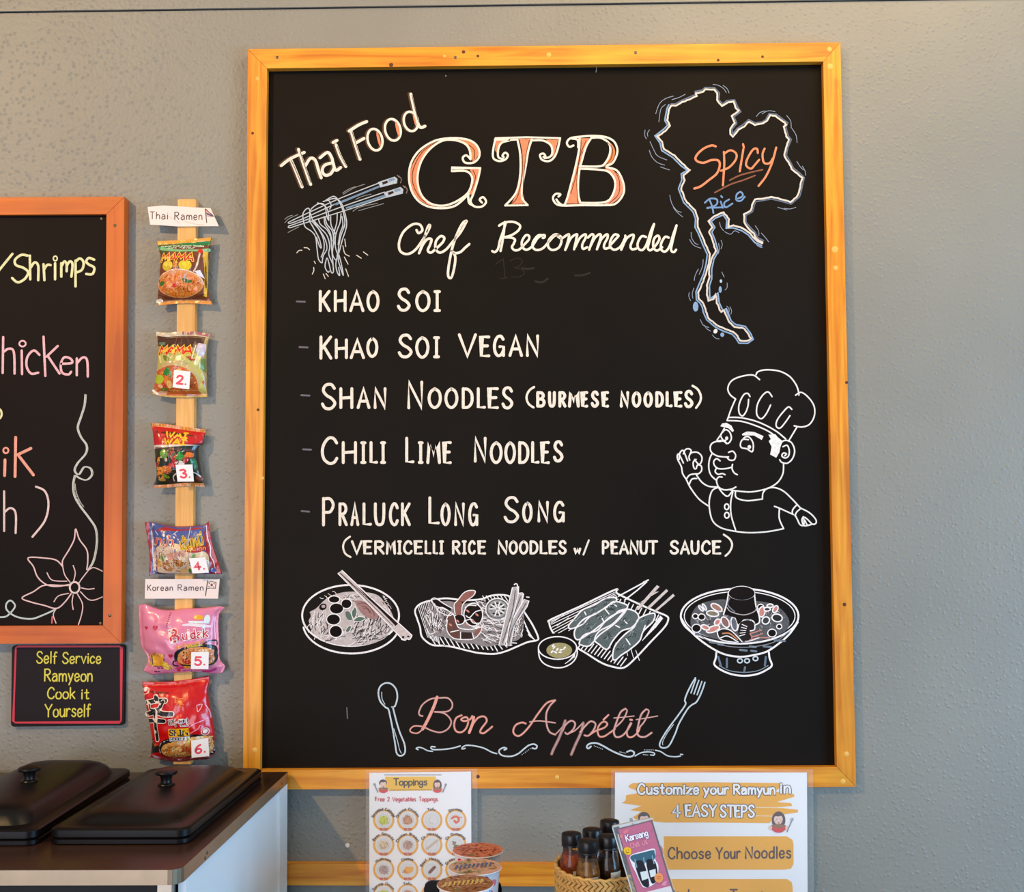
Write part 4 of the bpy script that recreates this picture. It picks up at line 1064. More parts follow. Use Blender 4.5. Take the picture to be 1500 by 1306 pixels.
class Pack:
    """puffy foil pouch: outline edges in survey pixels; h gives the bulge"""
    def __init__(s, left, right, top, bot, H, side=False, seal=0.075, base=-0.021, seed=0):
        s.L, s.R, s.Tp, s.B = [catmull(P_(e), False, 5) for e in (left, right, top, bot)]
        s.H, s.side, s.seal, s.base, s.seed = H, side, seal, base, seed
        s.Ym = base-0.012
    def lu(s, E, k, t):   # interpolate polyline on coordinate k
        if t <= E[0][k]: return E[0][1-k]
        for p, q in zip(E, E[1:]):
            if p[k] <= t <= q[k]: return p[1-k]+(q[1-k]-p[1-k])*(t-p[k])/max(1e-6, q[k]-p[k])
        return E[-1][1-k]
    def uv(s, x, y):
        l, r = s.lu(s.L, 1, y), s.lu(s.R, 1, y); t, b = s.lu(s.Tp, 0, x), s.lu(s.B, 0, x)
        return min(1, max(0, (x-l)/(r-l))), min(1, max(0, (y-t)/(b-t)))
    def hh(s, u, v, x, y):
        if s.side: u, v = v, u
        k = s.seal
        t = (v-k)/(1-2*k)
        e = 0.0
        if 0 < t < 1: e = (sin(pi*t)**0.5)*(max(0, sin(pi*u))**0.5)
        from mathutils import noise
        cr = noise.noise(Vector((x*.07, y*.07, s.seed)))*0.0035+abs(noise.noise(Vector((x*.16, y*.05, s.seed+3))))*0.0025
        rim = 0.0015+0.0012*noise.noise(Vector((x*.12, y*.12, s.seed+9)))
        return rim+s.H*e+cr*(0.25+e)*min(1, 8*min(u, 1-u)+.2)
    def surf(s, x, y, o):
        u, v = s.uv(x, y)
        p = at(x, y, s.Ym)
        return Vector((p.x, s.base-s.hh(u, v, x, y)-o*0.8-0.0002, p.z))
    def coons(s, u, v):
        def on(E, t):
            i = t*(len(E)-1); k = min(len(E)-2, int(i)); f = i-k
            return (E[k][0]+(E[k+1][0]-E[k][0])*f, E[k][1]+(E[k+1][1]-E[k][1])*f)
        l, r, t, b = on(s.L, v), on(s.R, v), on(s.Tp, u), on(s.B, u)
        c = (s.L[0], s.R[0], s.R[-1], s.L[-1])
        return tuple((1-u)*l[k]+u*r[k]+(1-v)*t[k]+v*b[k]-((1-u)*(1-v)*c[0][k]+u*(1-v)*c[1][k]+u*v*c[2][k]+(1-u)*v*c[3][k]) for k in (0, 1))
    def body(s, parent, M, n=44):
        V = []; Fc = []
        for j in range(n+1):
            for i in range(n+1):
                x, y = s.coons(i/n, j/n); u, v = s.uv(x, y)
                p = at(x, y, s.Ym); V.append(Vector((p.x, s.base-s.hh(u, v, x, y), p.z)))
        for j in range(n):
            for i in range(n):
                k = j*(n+1)+i; Fc.append((k, k+n+1, k+n+2, k+1))
        m0 = len(V)
        for j in range(n+1):
            for i in range(n+1):
                v = V[j*(n+1)+i]; e = 1 if (i in (0, n) or j in (0, n)) else 0
                V.append(Vector((v.x, v.y if e else s.base, v.z)))
        for j in range(n):
            for i in range(n):
                k = m0+j*(n+1)+i; Fc.append((k+1, k+n+2, k+n+1, k))
        me = mesh('pouch', V, Fc, True)
        bm = bmesh.new(); bm.from_mesh(me); bmesh.ops.remove_doubles(bm, verts=bm.verts, dist=1e-6); bm.to_mesh(me); bm.free()
        return obj('pouch', me, M, parent)
    def zone(s, a, v0, v1, col, u0=0.01, u1=0.99, n=40, m_=5):
        """print a band of the pouch v0..v1"""
        pts = []; fs = []
        for j in range(m_+1):
            for i in range(n+1):
                u = u0+(u1-u0)*i/n; v = v0+(v1-v0)*j/m_
                pts.append(s.coons(u, v))
        for j in range(m_):
            for i in range(n):
                k = j*(n+1)+i; fs.append((k, k+n+1, k+n+2, k+1))
        a.raw(pts, fs, col)
    def art(s, ox, oy, sc):
        a = Art(s.surf, 3.0).z(ox, oy, sc); a.lift = 2.2e-4; return a
    def sticker(s, parent, quad, ch, zf):
        ox, oy, sc = zf
        q = [(ox+x/sc, oy+y/sc) for x, y in P_(quad)]
        Yf = min(s.surf(bil(q, i/4, j/4)[0], bil(q, i/4, j/4)[1], 0).y for i in range(5) for j in range(5))-0.0012
        o = pslab('number_sticker', q, Yf-0.0008, Yf, PAPER, parent, 'white paper sticker with the pink number '+ch)
        c = Art(flat(Yf-0.0009)); RC = (232, 74, 92)
        def t(x, y): return bil(q, x, y)
        for sm, pts in GL[ch][1]:
            c.stroke([t(.22+.36*u, .30+.46*v) for u, v in pts], 3.0, RC, smooth=sm, px=True)
        c.fill([t(.76+.055*cos(k), .74+.055*sin(k)) for k in [i*pi/6 for i in range(12)]], RC, px=True)
        c.done('number', PRINT, o)
def packet(name, label, P, M, z0):
    p = at(*z0, 0)
    t = thing(name, label, 'noodle packet', (p.x, P.base, p.z), 'instant noodle packets on the batten')
    P.body(t, M)
    return t
def outl(a, txt, x0, y0, h, w, c1, c2, width, slant=0.0, ow=2.0, rot=0, gap=.2):
    a.layer += 1; a.hand(txt, x0, y0, h, w+ow, c2, width=width, slant=slant, rot=rot, gap=gap)
    a.layer += 1; a.hand(txt, x0, y0, h, w, c1, width=width, slant=slant, rot=rot, gap=gap)
def textl(a, txt, x0, y0, x1, y1, c1, c2, rot=0, d=6):
    a.layer += 1
    for k in range(8):
        dx, dy = d*cos(k*pi/4), d*sin(k*pi/4); a.text(txt, x0+dx, y0+dy, x1+dx, y1+dy, c2, rot=rot)
    a.layer += 1; a.text(txt, x0, y0, x1, y1, c1, rot=rot)
    a.text(txt, x0+1.5, y0, x1+1.5, y1, c1, rot=rot)
def foilmat(n, c, r=.33): return mat(n, c, r, coat=0.4, bump=(34, .3, .004))
OR = [(240, 150, 40), (214, 96, 24), (248, 190, 90), (200, 80, 20), (232, 128, 36)]

# packet 1
z1 = (195, 280, 7.253)
P1 = Pack("227,351.7 231,366 233,377 231.5,405 229,430 229.5,446", "308,346 306,360 304,376 302.5,400 303,425 310,444.8", "227,351.7 250,350.5 275,349 308,346", "229.5,446 255,443.5 280,443 310,444.8", 0.026, seed=1)
t1 = packet('noodle_packet', 'orange and green noodle packet without a number sticker, topmost on the batten', P1, foilmat('brown_foil', (120, 62, 30)), (268, 446))
a = P1.art(*z1)
P1.zone(a, 0.0, .085, (240, 158, 30)); P1.zone(a, .93, 1.0, (226, 140, 36))
P1.zone(a, .085, .17, (24, 128, 70)); a.layer = 1
a.fill("250,600 300,590 500,625 700,620 800,600 790,640 640,645 480,650 300,625", (130, 190, 130), True)
a.fill("745,640 790,640 775,1120 745,1110 760,900", (236, 180, 40)); a.fill("285,620 340,640 370,660 300,660", (60, 90, 30), True)
a.layer = 2
for i, yy in enumerate((580, 604)): handz(a, "Oriental Style Instant Noodles" if i == 0 else "pork flavour", 290+i*80, yy+8, 18, .7, (225, 240, 220), 460-i*170)
a.fill(ell(380, 800, 62, 55), (228, 196, 30)); a.fill(ell(575, 800, 66, 56), (228, 196, 30)); a.fill(ell(380, 785, 50, 24), (246, 224, 90)); a.fill(ell(570, 790, 50, 20), (240, 214, 60))
a.stroke("715,660 690,800 660,860", 2.2, (228, 200, 180)); a.fill(ell(718, 640, 26, 26), (214, 40, 24)); a.fill("670,860 720,840 760,930 700,900", (236, 228, 230))
a.fill(ell(500, 990, 248, 140), (226, 150, 90)); a.stroke(ell(500, 990, 248, 145, 0, 24, 180, 360), 1.6, (246, 206, 180))
a.layer = 3; a.fill(ell(500, 1000, 232, 122), (222, 120, 36))
a.layer = 4; noodles(a, 500, 1000, 215, 112, 150, OR+[(120, 50, 20)], .9, 42, 2, 0); noodles(a, 465, 820, 26, 60, 20, OR, .9, 50, .4, 95)
noodles(a, 480, 990, 120, 60, 40, [(246, 160, 110), (236, 120, 80)], 1.2, 46, 1)
a.layer = 5; a.fill(ell(455, 1010, 24, 20), (220, 30, 20)); a.fill("540,950 570,935 600,950 640,960 610,985 560,975", (60, 110, 30), True); a.fill("285,975 330,960 345,985 300,1015", (60, 110, 30), True)
a.stroke("245,1090 400,1140 600,1140 755,1090", .9, (90, 40, 20)); a.fill("235,1150 290,1135 305,1165 240,1180", (225, 210, 190), True)
a.layer = 5; outl(a, "MAMA", 300, 750, 78, 1.9, (214, 30, 18), (255, 214, 70), 350, slant=.25, ow=2.0, gap=.06)
a.done('packet_print', FOIL, t1)
# packet 2
z2 = (195, 470, 10)
P2 = Pack("225,484 228,500 229.5,520 227,550 222,568 220,576", "305.5,488 302,505 300.5,530 301.5,550 301,565 302,581", "225,484 240,486 260,484.5 285,484.5 305.5,488", "220,576 240,580.5 265,582 285,581.5 302,581", 0.026, seed=2)
t2 = packet('noodle_packet', 'brown and gold noodle packet with sticker number 2, second from the top', P2, foilmat('gold_foil', (190, 160, 96), .28), (262, 582))
a = P2.art(*z2)
P2.zone(a, .0, .09, (206, 184, 150)); P2.zone(a, .0, .07, (176, 92, 96), .55, .98); a.layer = 1
P2.zone(a, .09, .26, (74, 38, 22), .05, .92); a.layer = 2
a.fill("350,480 1000,480 1040,1050 330,1050", (200, 190, 96)); P2.zone(a, .93, .985, (222, 170, 70), .03, .97)
a.layer = 3
a.fill("370,490 400,490 440,620 400,620", (244, 236, 160)); a.fill("440,500 520,520 600,590 480,590", (120, 130, 40)); a.fill("660,520 735,510 735,590 650,590", (240, 236, 170)); a.fill("940,520 1010,500 960,660 900,640", (236, 228, 160)); a.fill("1000,560 1050,540 1060,760 990,700", (110, 140, 70))
a.fill("930,430 960,320 1060,340 1060,400 1030,520 960,520", (212, 196, 210)); a.fill("935,330 975,325 1000,400 960,420", (216, 24, 30)); a.fill("1000,900 1030,860 1050,940", (200, 30, 50))
a.fill(ell(640, 880, 330, 300, 0, 16, 180, 360)+[(960, 1070), (310, 1050)], (206, 176, 120)); a.layer = 4; a.fill("330,760 420,700 560,665 700,670 840,730 930,840 950,1000 930,1085 330,1060 300,940", (206, 96, 32), True)
a.layer = 5; noodles(a, 650, 880, 290, 190, 150, OR+[(150, 60, 20), (240, 140, 70)], .9, 50, 2, 0)
a.layer = 6; a.fill(ell(385, 855, 78, 66), (180, 196, 24)); a.fill("450,790 500,700 550,690 590,800 560,830 490,800", (50, 130, 40), True); a.fill("470,900 490,790 520,750 545,830 520,960", (232, 130, 30), True); a.fill("400,870 470,910 510,960 440,950", (206, 50, 24), True); a.fill(ell(545, 930, 40, 60), (240, 196, 110)); a.fill(ell(400, 955, 42, 26, 20), (236, 180, 130)); a.fill(ell(450, 1000, 56, 22), (80, 120, 40))
for i in range(12): a.stroke([(790+random.uniform(0, 140), 530+random.uniform(0, 60)), (800+random.uniform(0, 140), 520+random.uniform(0, 70))], 1.2, (190, 60, 20))
a.stroke("930,360 880,560; 970,430 930,640", 1.6, (240, 230, 190)); a.fill("255,1010 300,1000 350,1060 320,1070", (240, 226, 200), True)
a.fill("370,310 480,315 475,360 375,350", (96, 120, 90)); a.stroke("640,250 640,360; 720,250 720,370", .7, (150, 90, 70))
outl(a, "MAMA", 385, 490, 105, 2.6, (222, 34, 14), (255, 206, 70), 490, slant=.25, ow=2.2, gap=.06)
a.done('packet_print', FOIL, t2)
P2.sticker(t2, "600,715 840,740 820,1000 577,970", '2', z2)
# packet 3
z3 = (195, 600, 10)
P3 = Pack("219,618.5 222,635 224,655 227,685 226.5,700 220.5,714", "300,628.5 297.5,640 296,650 289.5,655 290.5,675 294,695 298.5,713", "219,618.5 245,621 275,625.5 300,628.5", "220.5,714 245,713.5 270,711.5 298.5,713", 0.026, seed=3)
t3 = packet('noodle_packet', 'red topped noodle packet with vegetables and sticker number 3', P3, foilmat('dark_print_foil', (60, 44, 26)), (260, 714))
a = P3.art(*z3)
P3.zone(a, 0, .075, (240, 150, 24)); P3.zone(a, .935, 1.0, (232, 140, 24)); P3.zone(a, .075, .375, (196, 14, 14)); P3.zone(a, .375, .42, (220, 206, 196)); a.layer = 1
for i in range(38):
    u = .02+i*.0255; p, q = P3.coons(u, .006), P3.coons(u, .07); a.stroke([p, q], .7, (150, 70, 20), px=True)
    p, q = P3.coons(u, .94), P3.coons(u, .995); a.stroke([p, q], .7, (150, 70, 20), px=True)
P3.zone(a, .42, .93, (34, 40, 22), .03, .97); a.layer = 2
handz(a, "ORIENTAL STYLE INSTANT NOODLES", 330, 575, 26, .8, (110, 60, 60), 570, rot=3)
for cx, cy, rx, ry, c in ((480, 650, 60, 70, (120, 160, 40)), (610, 690, 60, 90, (190, 20, 20)), (620, 650, 25, 40, (60, 90, 30)), (720, 680, 50, 70, (40, 140, 50)), (840, 660, 76, 38, (226, 110, 24)), (520, 745, 36, 34, (240, 190, 170)), (575, 715, 32, 30, (244, 200, 186)), (600, 790, 60, 60, (196, 20, 24)), (400, 740, 40, 50, (236, 150, 20)), (430, 860, 80, 60, (236, 150, 24)), (400, 940, 60, 80, (226, 130, 20)), (520, 880, 70, 60, (206, 100, 40)), (900, 800, 40, 90, (30, 110, 50)), (560, 960, 60, 50, (40, 40, 30)), (720, 790, 60, 40, (230, 214, 206)), (480, 970, 70, 26, (110, 150, 30)), (340, 640, 40, 50, (40, 70, 30)), (960, 1000, 50, 50, (130, 60, 30)), (790, 720, 40, 60, (170, 20, 24)), (330, 780, 20, 80, (160, 20, 24)), (420, 1020, 60, 26, (170, 130, 60))):
    a.fill(ell(cx, cy, rx, ry, random.uniform(-25, 25)), c)
a.layer = 3
noodles(a, 430, 870, 90, 110, 40, [(250, 180, 60), (200, 90, 20), (90, 50, 20)], 1.0, 40, 2); noodles(a, 650, 700, 220, 100, 40, [(60, 20, 14), (230, 60, 40), (90, 160, 60), (240, 220, 200)], 1.0, 30, 3)
a.stroke("600,1040 600,980 660,930 760,905 900,920 980,980", 1.6, (230, 220, 214))
for t, y in (("WAI", 405), ("WAI", 505)):
    a.layer = 3; a.hand(t, 490 if y < 450 else 475, y-8, 74, 2.7, (244, 190, 20), width=305, rot=4, gap=.22)
a.done('packet_print', FOIL, t3)
P3.sticker(t3, "620,805 868,800 890,1050 650,1052", '3', z3)
# packet 4
z4 = (195, 745, 9.327)
P4 = Pack("209.5,764.3 213,785 217,815 216,843.6", "303.8,763.2 309,795 317,820 323.7,840.4", "209.5,764.3 222,765 240,768.5 256,770.5 280,770 296,769 303.8,763.2", "216,843.6 226,841 260,840.5 290,840.8 323.7,840.4", 0.026, side=True, seal=.10, seed=4)
t4 = packet('noodle_packet', 'blue wide noodle packet with dark red ends and sticker number 4', P4, foilmat('red_foil', (160, 14, 26)), (266, 843))
a = P4.art(*z4)
P4.zone(a, .01, .99, (70, 86, 150), .10, .86, m_=24); a.layer = 1
a.stroke("255,200 235,300 245,450 250,600 262,760 265,880", 1.2, (236, 226, 236)); a.stroke("985,230 1000,400 1040,520 1040,640 1080,720 1110,880", 1.4, (236, 226, 240))
a.fill("265,680 290,560 400,490 600,470 900,560 1010,620 1030,760 1000,870 700,885 300,860", (226, 196, 160), True)
a.layer = 2; a.fill("320,300 420,250 640,280 900,255 915,275 650,300 430,300", (170, 30, 26), True)
noodles(a, 450, 660, 170, 160, 70, [(236, 196, 166), (206, 150, 120), (240, 220, 200)], 1.2, 60, 2)
for cx, cy, rx, ry, c in ((480, 790, 80, 60, (200, 130, 70)), (640, 740, 70, 50, (190, 120, 50)), (570, 640, 100, 50, (214, 150, 130)), (690, 850, 70, 36, (226, 180, 110)), (420, 660, 40, 60, (90, 140, 60)), (340, 740, 56, 50, (220, 160, 40)), (345, 710, 20, 22, (40, 120, 40)), (780, 850, 20, 40, (50, 130, 50)), (700, 610, 50, 50, (200, 140, 110)), (520, 560, 80, 50, (236, 204, 180)), (950, 640, 60, 60, (230, 200, 150)), (840, 640, 30, 40, (130, 160, 90))):
    a.fill(ell(cx, cy, rx, ry, random.uniform(-20, 20)), c)
a.layer = 3; noodles(a, 560, 760, 180, 90, 40, [(120, 70, 40), (240, 210, 170), (170, 100, 60)], 1.0, 40, 2)
a.fill(ell(870, 545, 130, 52, -6), (180, 20, 30)); a.stroke("300,300 350,360; 560,350 620,300; 780,250 775,480", .9, (214, 214, 230)); a.stroke("270,860 340,880 420,890", 1.6, (70, 60, 60)); a.fill(ell(1080, 840, 36, 30), (60, 100, 170))
a.layer = 4; a.text("หมูน้ำตก", 755, 508, 985, 590, (250, 214, 90), rot=-4)
textl(a, "มาม่า", 262, 350, 575, 510, (214, 40, 20), (250, 214, 180), rot=6)
a.layer = 4; textl(a, "เส้นหมี่", 660, 340, 945, 530, (190, 120, 20), (250, 214, 30), rot=-14)
a.done('packet_print', FOIL, t4)
P4.sticker(t4, "762,675 985,660 1035,872 812,880", '4', z4)
# packet 5
z5 = (190, 870, 9.677)
P5 = Pack("200.3,887 201,905 202.5,930 205,948 213,961 213,972 207,982.6", "328,890.7 320,898 318,912 319,940 320,966 328,976 324,986", "200.3,887 210,884.5 222,889 235,892.5 252,893 270,891 290,890.5 310,889 320,888 328,890.7", "207,982.6 220,989 235,987.5 255,986.5 275,985 295,985 310,988 324,986", 0.030, side=True, seal=.04, seed=5)
t5 = packet('noodle_packet', 'pink noodle packet with a pan of noodles and sticker number 5', P5, foilmat('pink_foil', (226, 130, 160), .3), (262, 987))
a = P5.art(*z5)
a.layer = 1
a.fill("760,430 900,400 1130,440 1120,470 900,445", (236, 220, 226), True); a.fill(ell(985, 325, 66, 34), (236, 170, 40)); a.fill(ell(1100, 350, 40, 60), (220, 236, 236)); a.fill("850,370 1120,380 1130,415 860,395", (226, 236, 230))
a.fill("660,890 690,800 800,740 960,700 1150,710 1225,770 1220,960 1100,1010 800,1010 690,980", (28, 34, 38), True); a.stroke("1060,700 1140,655 1215,665 1225,720", 2.0, (28, 34, 38)); a.stroke("700,930 650,940 640,990 690,1010 760,990", 2.0, (28, 28, 30))
a.layer = 2; a.fill("705,920 740,820 860,755 1040,740 1190,790 1200,920 1120,990 860,995 740,970", (232, 150, 80), True)
a.layer = 3; noodles(a, 950, 870, 220, 105, 90, [(248, 190, 130), (206, 100, 50), (236, 150, 90), (190, 80, 50)], 1.1, 50, 2); a.fill("660,1040 760,1020 860,1030 700,1060", (206, 40, 90), True); a.fill(ell(820, 1030, 50, 22), (240, 190, 40)); a.fill("690,940 760,1010 740,1030 680,980", (230, 90, 120), True); a.fill(ell(830, 940, 60, 34, 20), (200, 40, 40)); a.fill(ell(1060, 790, 60, 22), (240, 230, 200))
a.fill("780,1070 1100,1080 1220,1040 1210,1080 1100,1110 800,1095", (206, 60, 130), True)
# plain heart, spark and paper-cup motifs
for x, y, s_ in ((385, 470, 1.3), (240, 475, .9), (610, 865, 1.1), (700, 1080, .8)):
    a.fill([(x+s_*k*1.0, y+s_*j) for k, j in ((0, 30), (-28, 0), (-26, -22), (-10, -26), (0, -12), (10, -26), (26, -22), (28, 0))], (204, 30, 60))
a.fill("320,860 515,850 500,1015 330,1015", (236, 160, 40)); a.fill("320,860 380,858 385,1015 330,1015", (244, 206, 60)); a.stroke(P_("320,860 515,850 500,1015 330,1015"), 1.0, (40, 30, 30), smooth=False, closed=True)
a.fill(ell(417, 855, 98, 22), (220, 130, 50)); a.layer = 4; noodles(a, 417, 850, 90, 18, 20, [(250, 210, 120), (200, 110, 40)], 1.0, 40, .6); noodles(a, 560, 1000, 70, 50, 10, [(250, 210, 90), (230, 170, 60)], 1.6, 90, .3, 30); noodles(a, 290, 940, 40, 60, 8, [(250, 210, 90), (230, 170, 60)], 1.4, 60, .4, 60)
for i in range(8): a.stroke([(575-i*4, 265+i*27), (595-i*5, 268+i*27)], 1.1, (70, 30, 50))
a.layer = 3; handz(a, "carbonara", 690, 760, 46, 1.0, (236, 160, 60), 390, rot=-12); handz(a, "HOT Chicken Flavor Ramen", 860, 745, 30, .9, (190, 170, 40), 190, rot=-8)
handz(a, "Net Wt", 400, 1050, 18, .7, (110, 30, 60), 80); handz(a, "HALAL", 350, 1105, 18, .7, (110, 30, 60), 80); handz(a, "Hot Chicken", 800, 1100, 26, .7, (250, 220, 236), 220)
a.layer = 4; a.hand("B", 632, 668, 165, 5.2, (246, 222, 216), width=118, slant=.0, rot=-14); a.hand("uldak", 790, 632, 125, 3.8, (246, 222, 216), width=330, rot=-6, gap=.25)
a.layer = 5; a.hand("B", 632, 668, 165, 3.2, (208, 26, 46), width=118, rot=-14); a.hand("uldak", 790, 632, 125, 1.9, (208, 26, 46), width=330, rot=-6, gap=.25)
a.done('packet_print', FOIL, t5)
P5.sticker(t5, "872,820 1120,815 1115,1062 868,1058", '5', z5)
# packet 6
z6 = (190, 980, 8.71)
P6 = Pack("206,999 207.5,1012 214,1045 220,1080 222,1095 217.6,1109.7", "306,989.8 303,1010 305,1030 310,1055 312.5,1075 312,1092 314.6,1101", "206,999 225,999.5 250,998.5 280,995 306,989.8", "217.6,1109.7 235,1114 258,1116.5 285,1114 305,1112 314.6,1101", 0.030, seed=6, seal=.05)
t6 = packet('noodle_packet', 'bright red noodle packet with a big black character and sticker number 6, lowest', P6, foilmat('bright_red_foil', (206, 12, 14), .3), (260, 1116))
a = P6.art(*z6)
P6.zone(a, .93, .99, (96, 10, 18), .03, .97); a.layer = 1
a.fill("275,900 300,870 330,980 380,960 370,1060 300,1070 250,1090", (30, 22, 24)); a.stroke("275,880 298,900 315,990 330,950 370,975", 1.4, (226, 110, 30), smooth=False)
a.fill("380,1000 400,930 480,880 620,850 760,820 900,815 1040,850 1060,950 1050,1080 800,1130 500,1130 400,1090", (30, 22, 22), True); a.stroke("395,1070 385,1000 420,930 520,885", 1.2, (200, 190, 190))
a.layer = 2; a.fill("410,1020 460,950 600,900 800,850 960,840 1040,880 1060,980 1000,1090 760,1125 520,1120 430,1090", (232, 160, 80), True)
a.layer = 3; noodles(a, 600, 1030, 170, 80, 70, [(250, 204, 130), (190, 110, 40), (226, 150, 70)], 1.5, 70, .6, 150); noodles(a, 1020, 940, 36, 90, 30, [(250, 204, 130), (190, 110, 40)], 1.2, 50, 1); noodles(a, 740, 1020, 50, 60, 26, [(206, 30, 24), (230, 70, 50)], 1.4, 40, 2)
a.fill(ell(680, 920, 60, 36, -20), (240, 206, 180)); a.fill(ell(780, 890, 50, 30, -20), (206, 214, 120)); a.fill(ell(900, 860, 60, 20), (240, 230, 200))
a.fill(ell(190, 262, 22, 26, 30), (244, 220, 210)); a.stroke(ell(195, 275, 46, 40, -20), 1.0, (240, 190, 180), closed=True); a.stroke("185,310 175,345", 1.0, (240, 190, 180))
a.fill(ell(975, 780, 26, 30, 30), (246, 226, 216)); a.stroke(ell(975, 785, 42, 46), 1.2, (240, 200, 190), closed=True); a.stroke("790,720 850,680 930,650 1000,620; 900,740 920,700; 800,800 900,740", 1.6, (244, 130, 160)); a.stroke("870,450 930,445 890,530 870,450; 960,440 1010,530 1030,620", 1.2, (240, 170, 180))
for i in range(16): a.stroke([(570+random.uniform(0, 180), 340+random.uniform(0, 150)), (590+random.uniform(0, 180), 335+random.uniform(0, 150))], 1.2, (236, 110, 40))
a.layer = 3; handz(a, "nongshim", 255, 292, 26, 1.0, (110, 20, 20), 250, rot=3)
XIN = ("345,345 360,385", "225,420 290,405 350,392 480,388", "255,430 270,490 300,505 400,490", "450,400 425,440 395,505", "218,575 300,545 360,532 450,552 570,552", "250,655 350,640 470,640", "345,520 348,640 362,890")
for t, w in zip(XIN, (6, 6, 2.5, 4.5, 6.5, 5.5, 5)): a.layer = 4; a.stroke(t, w+2.4, (246, 220, 200)); a.layer = 5; a.stroke(t, w, (24, 16, 16))
textl(a, "라면", 530, 610, 775, 708, (30, 20, 20), (246, 232, 226), rot=-3, d=7)
a.layer = 3; a.fill("525,740 780,728 790,830 530,845", (240, 176, 20)); a.layer = 4; handz(a, "SHIN", 542, 822, 70, 1.8, (26, 18, 16), 225, gap=.2); a.layer = 3; a.fill("535,850 790,838 785,885 540,900", (236, 230, 226)); a.layer = 4; handz(a, "NOODLES", 548, 886, 34, .9, (60, 50, 50), 225)
a.done('packet_print', FOIL, t6)
P6.sticker(t6, "785,908 1000,875 1015,1105 790,1130", '6', z6)

# paper labels taped on the batten
def paper_label(label, quad, zf, draw, Y=-0.0235):
    ox, oy, sc = zf
    q = [(ox+x/sc, oy+y/sc) for x, y in P_(quad)]
    n = 14; V = []; Fc = []
    c = at(sum(p[0] for p in q)/len(q), sum(p[1] for p in q)/len(q), Y)
    t = thing('paper_label', label, 'label', (c.x, Y, c.z))
    def sf(x, y, o):
        p = at(x, y, Y); x0 = min(k[0] for k in q); x1 = max(k[0] for k in q); u = (x-x0)/(x1-x0)
        return Vector((p.x, Y-0.004*abs(u-.5)-0.0012*sin(u*7)-o-0.0008, p.z))
    b = Art(sf, 3.0); b.fill(q, (244, 226, 218), px=True, grid=4.0)
    bo = b.done('paper', PRINT, t)
    md = bo.modifiers.new('thick', 'SOLIDIFY'); md.thickness = 0.0006; md.offset = 1
    a = Art(sf, 3.0).z(*zf); a.layer = 1; draw(a); a.done('print', PRINT, t)
INKD = (74, 50, 50)
def dr1(a):
    handz(a, "Thai Ramen", 185, 300, 78, 1.15, INKD, 550, gap=.3, rot=.5)
    a.stroke("768,190 785,338", 1.2, INKD, smooth=False); a.fill("775,195 850,250 850,262 780,215", (206, 90, 90)); a.fill("778,225 855,262 855,275 783,250", (70, 66, 110)); a.stroke("770,185 800,215 860,270", .8, INKD); a.stroke("783,262 850,272", 1.0, (190, 110, 110))
    a.stroke("380,270 450,310 500,340; 520,310 640,345 760,360", .6, (214, 180, 160))
paper_label('white paper label reading Thai Ramen with a cut corner, atop the batten', "158,170 330,155 560,165 825,182 915,375 700,372 470,375 185,358", z1, dr1)
def dr2(a):
    handz(a, "Korean", 205, 1115, 80, 1.15, INKD, 340, gap=.3); handz(a, "Ramen", 615, 1115, 80, 1.15, INKD, 345, gap=.3)
    a.stroke("1022,980 992,1185", 1.3, INKD, smooth=False); a.stroke("1025,1000 1080,992 1138,1002 1130,1085 1070,1080 1015,1088", .9, INKD, smooth=False)
    a.fill(ell(1078, 1038, 17, 19), (90, 60, 90)); a.fill(ell(1078, 1030, 15, 9), (180, 60, 70))
    for x, y in ((1045, 1018), (1112, 1020), (1042, 1062), (1108, 1065)): a.stroke([(x-8, y-7), (x+8, y+7)], 1.1, INKD)
paper_label('white paper label reading Korean Ramen, between packets 4 and 5', "172,958 1188,958 1165,1225 165,1225", z4, dr2, Y=-0.0225)

# ------------------------------------------------------------ lower pine rail on the wall
tag(pslab('wooden_rail', [(360, 1265), (1000, 1266), (1000, 1298.5), (360, 1296)], -0.020, -0.0004, PINE_H, None, None, bevel=0.0012), 'horizontal pine rail on the wall below the big chalkboard', 'rail')
pslab_hole = lathe('filler_spot', [(0, .0006), (.004, .0004), (.005, -.0004)], at(509, 1238, -0.001), mat('white_filler', (225, 225, 220), .8), None, n=10, axis=(0, -1, 0))
tag(pslab_hole, 'tiny white dab of filler on the wall above the lower rail', 'filler')

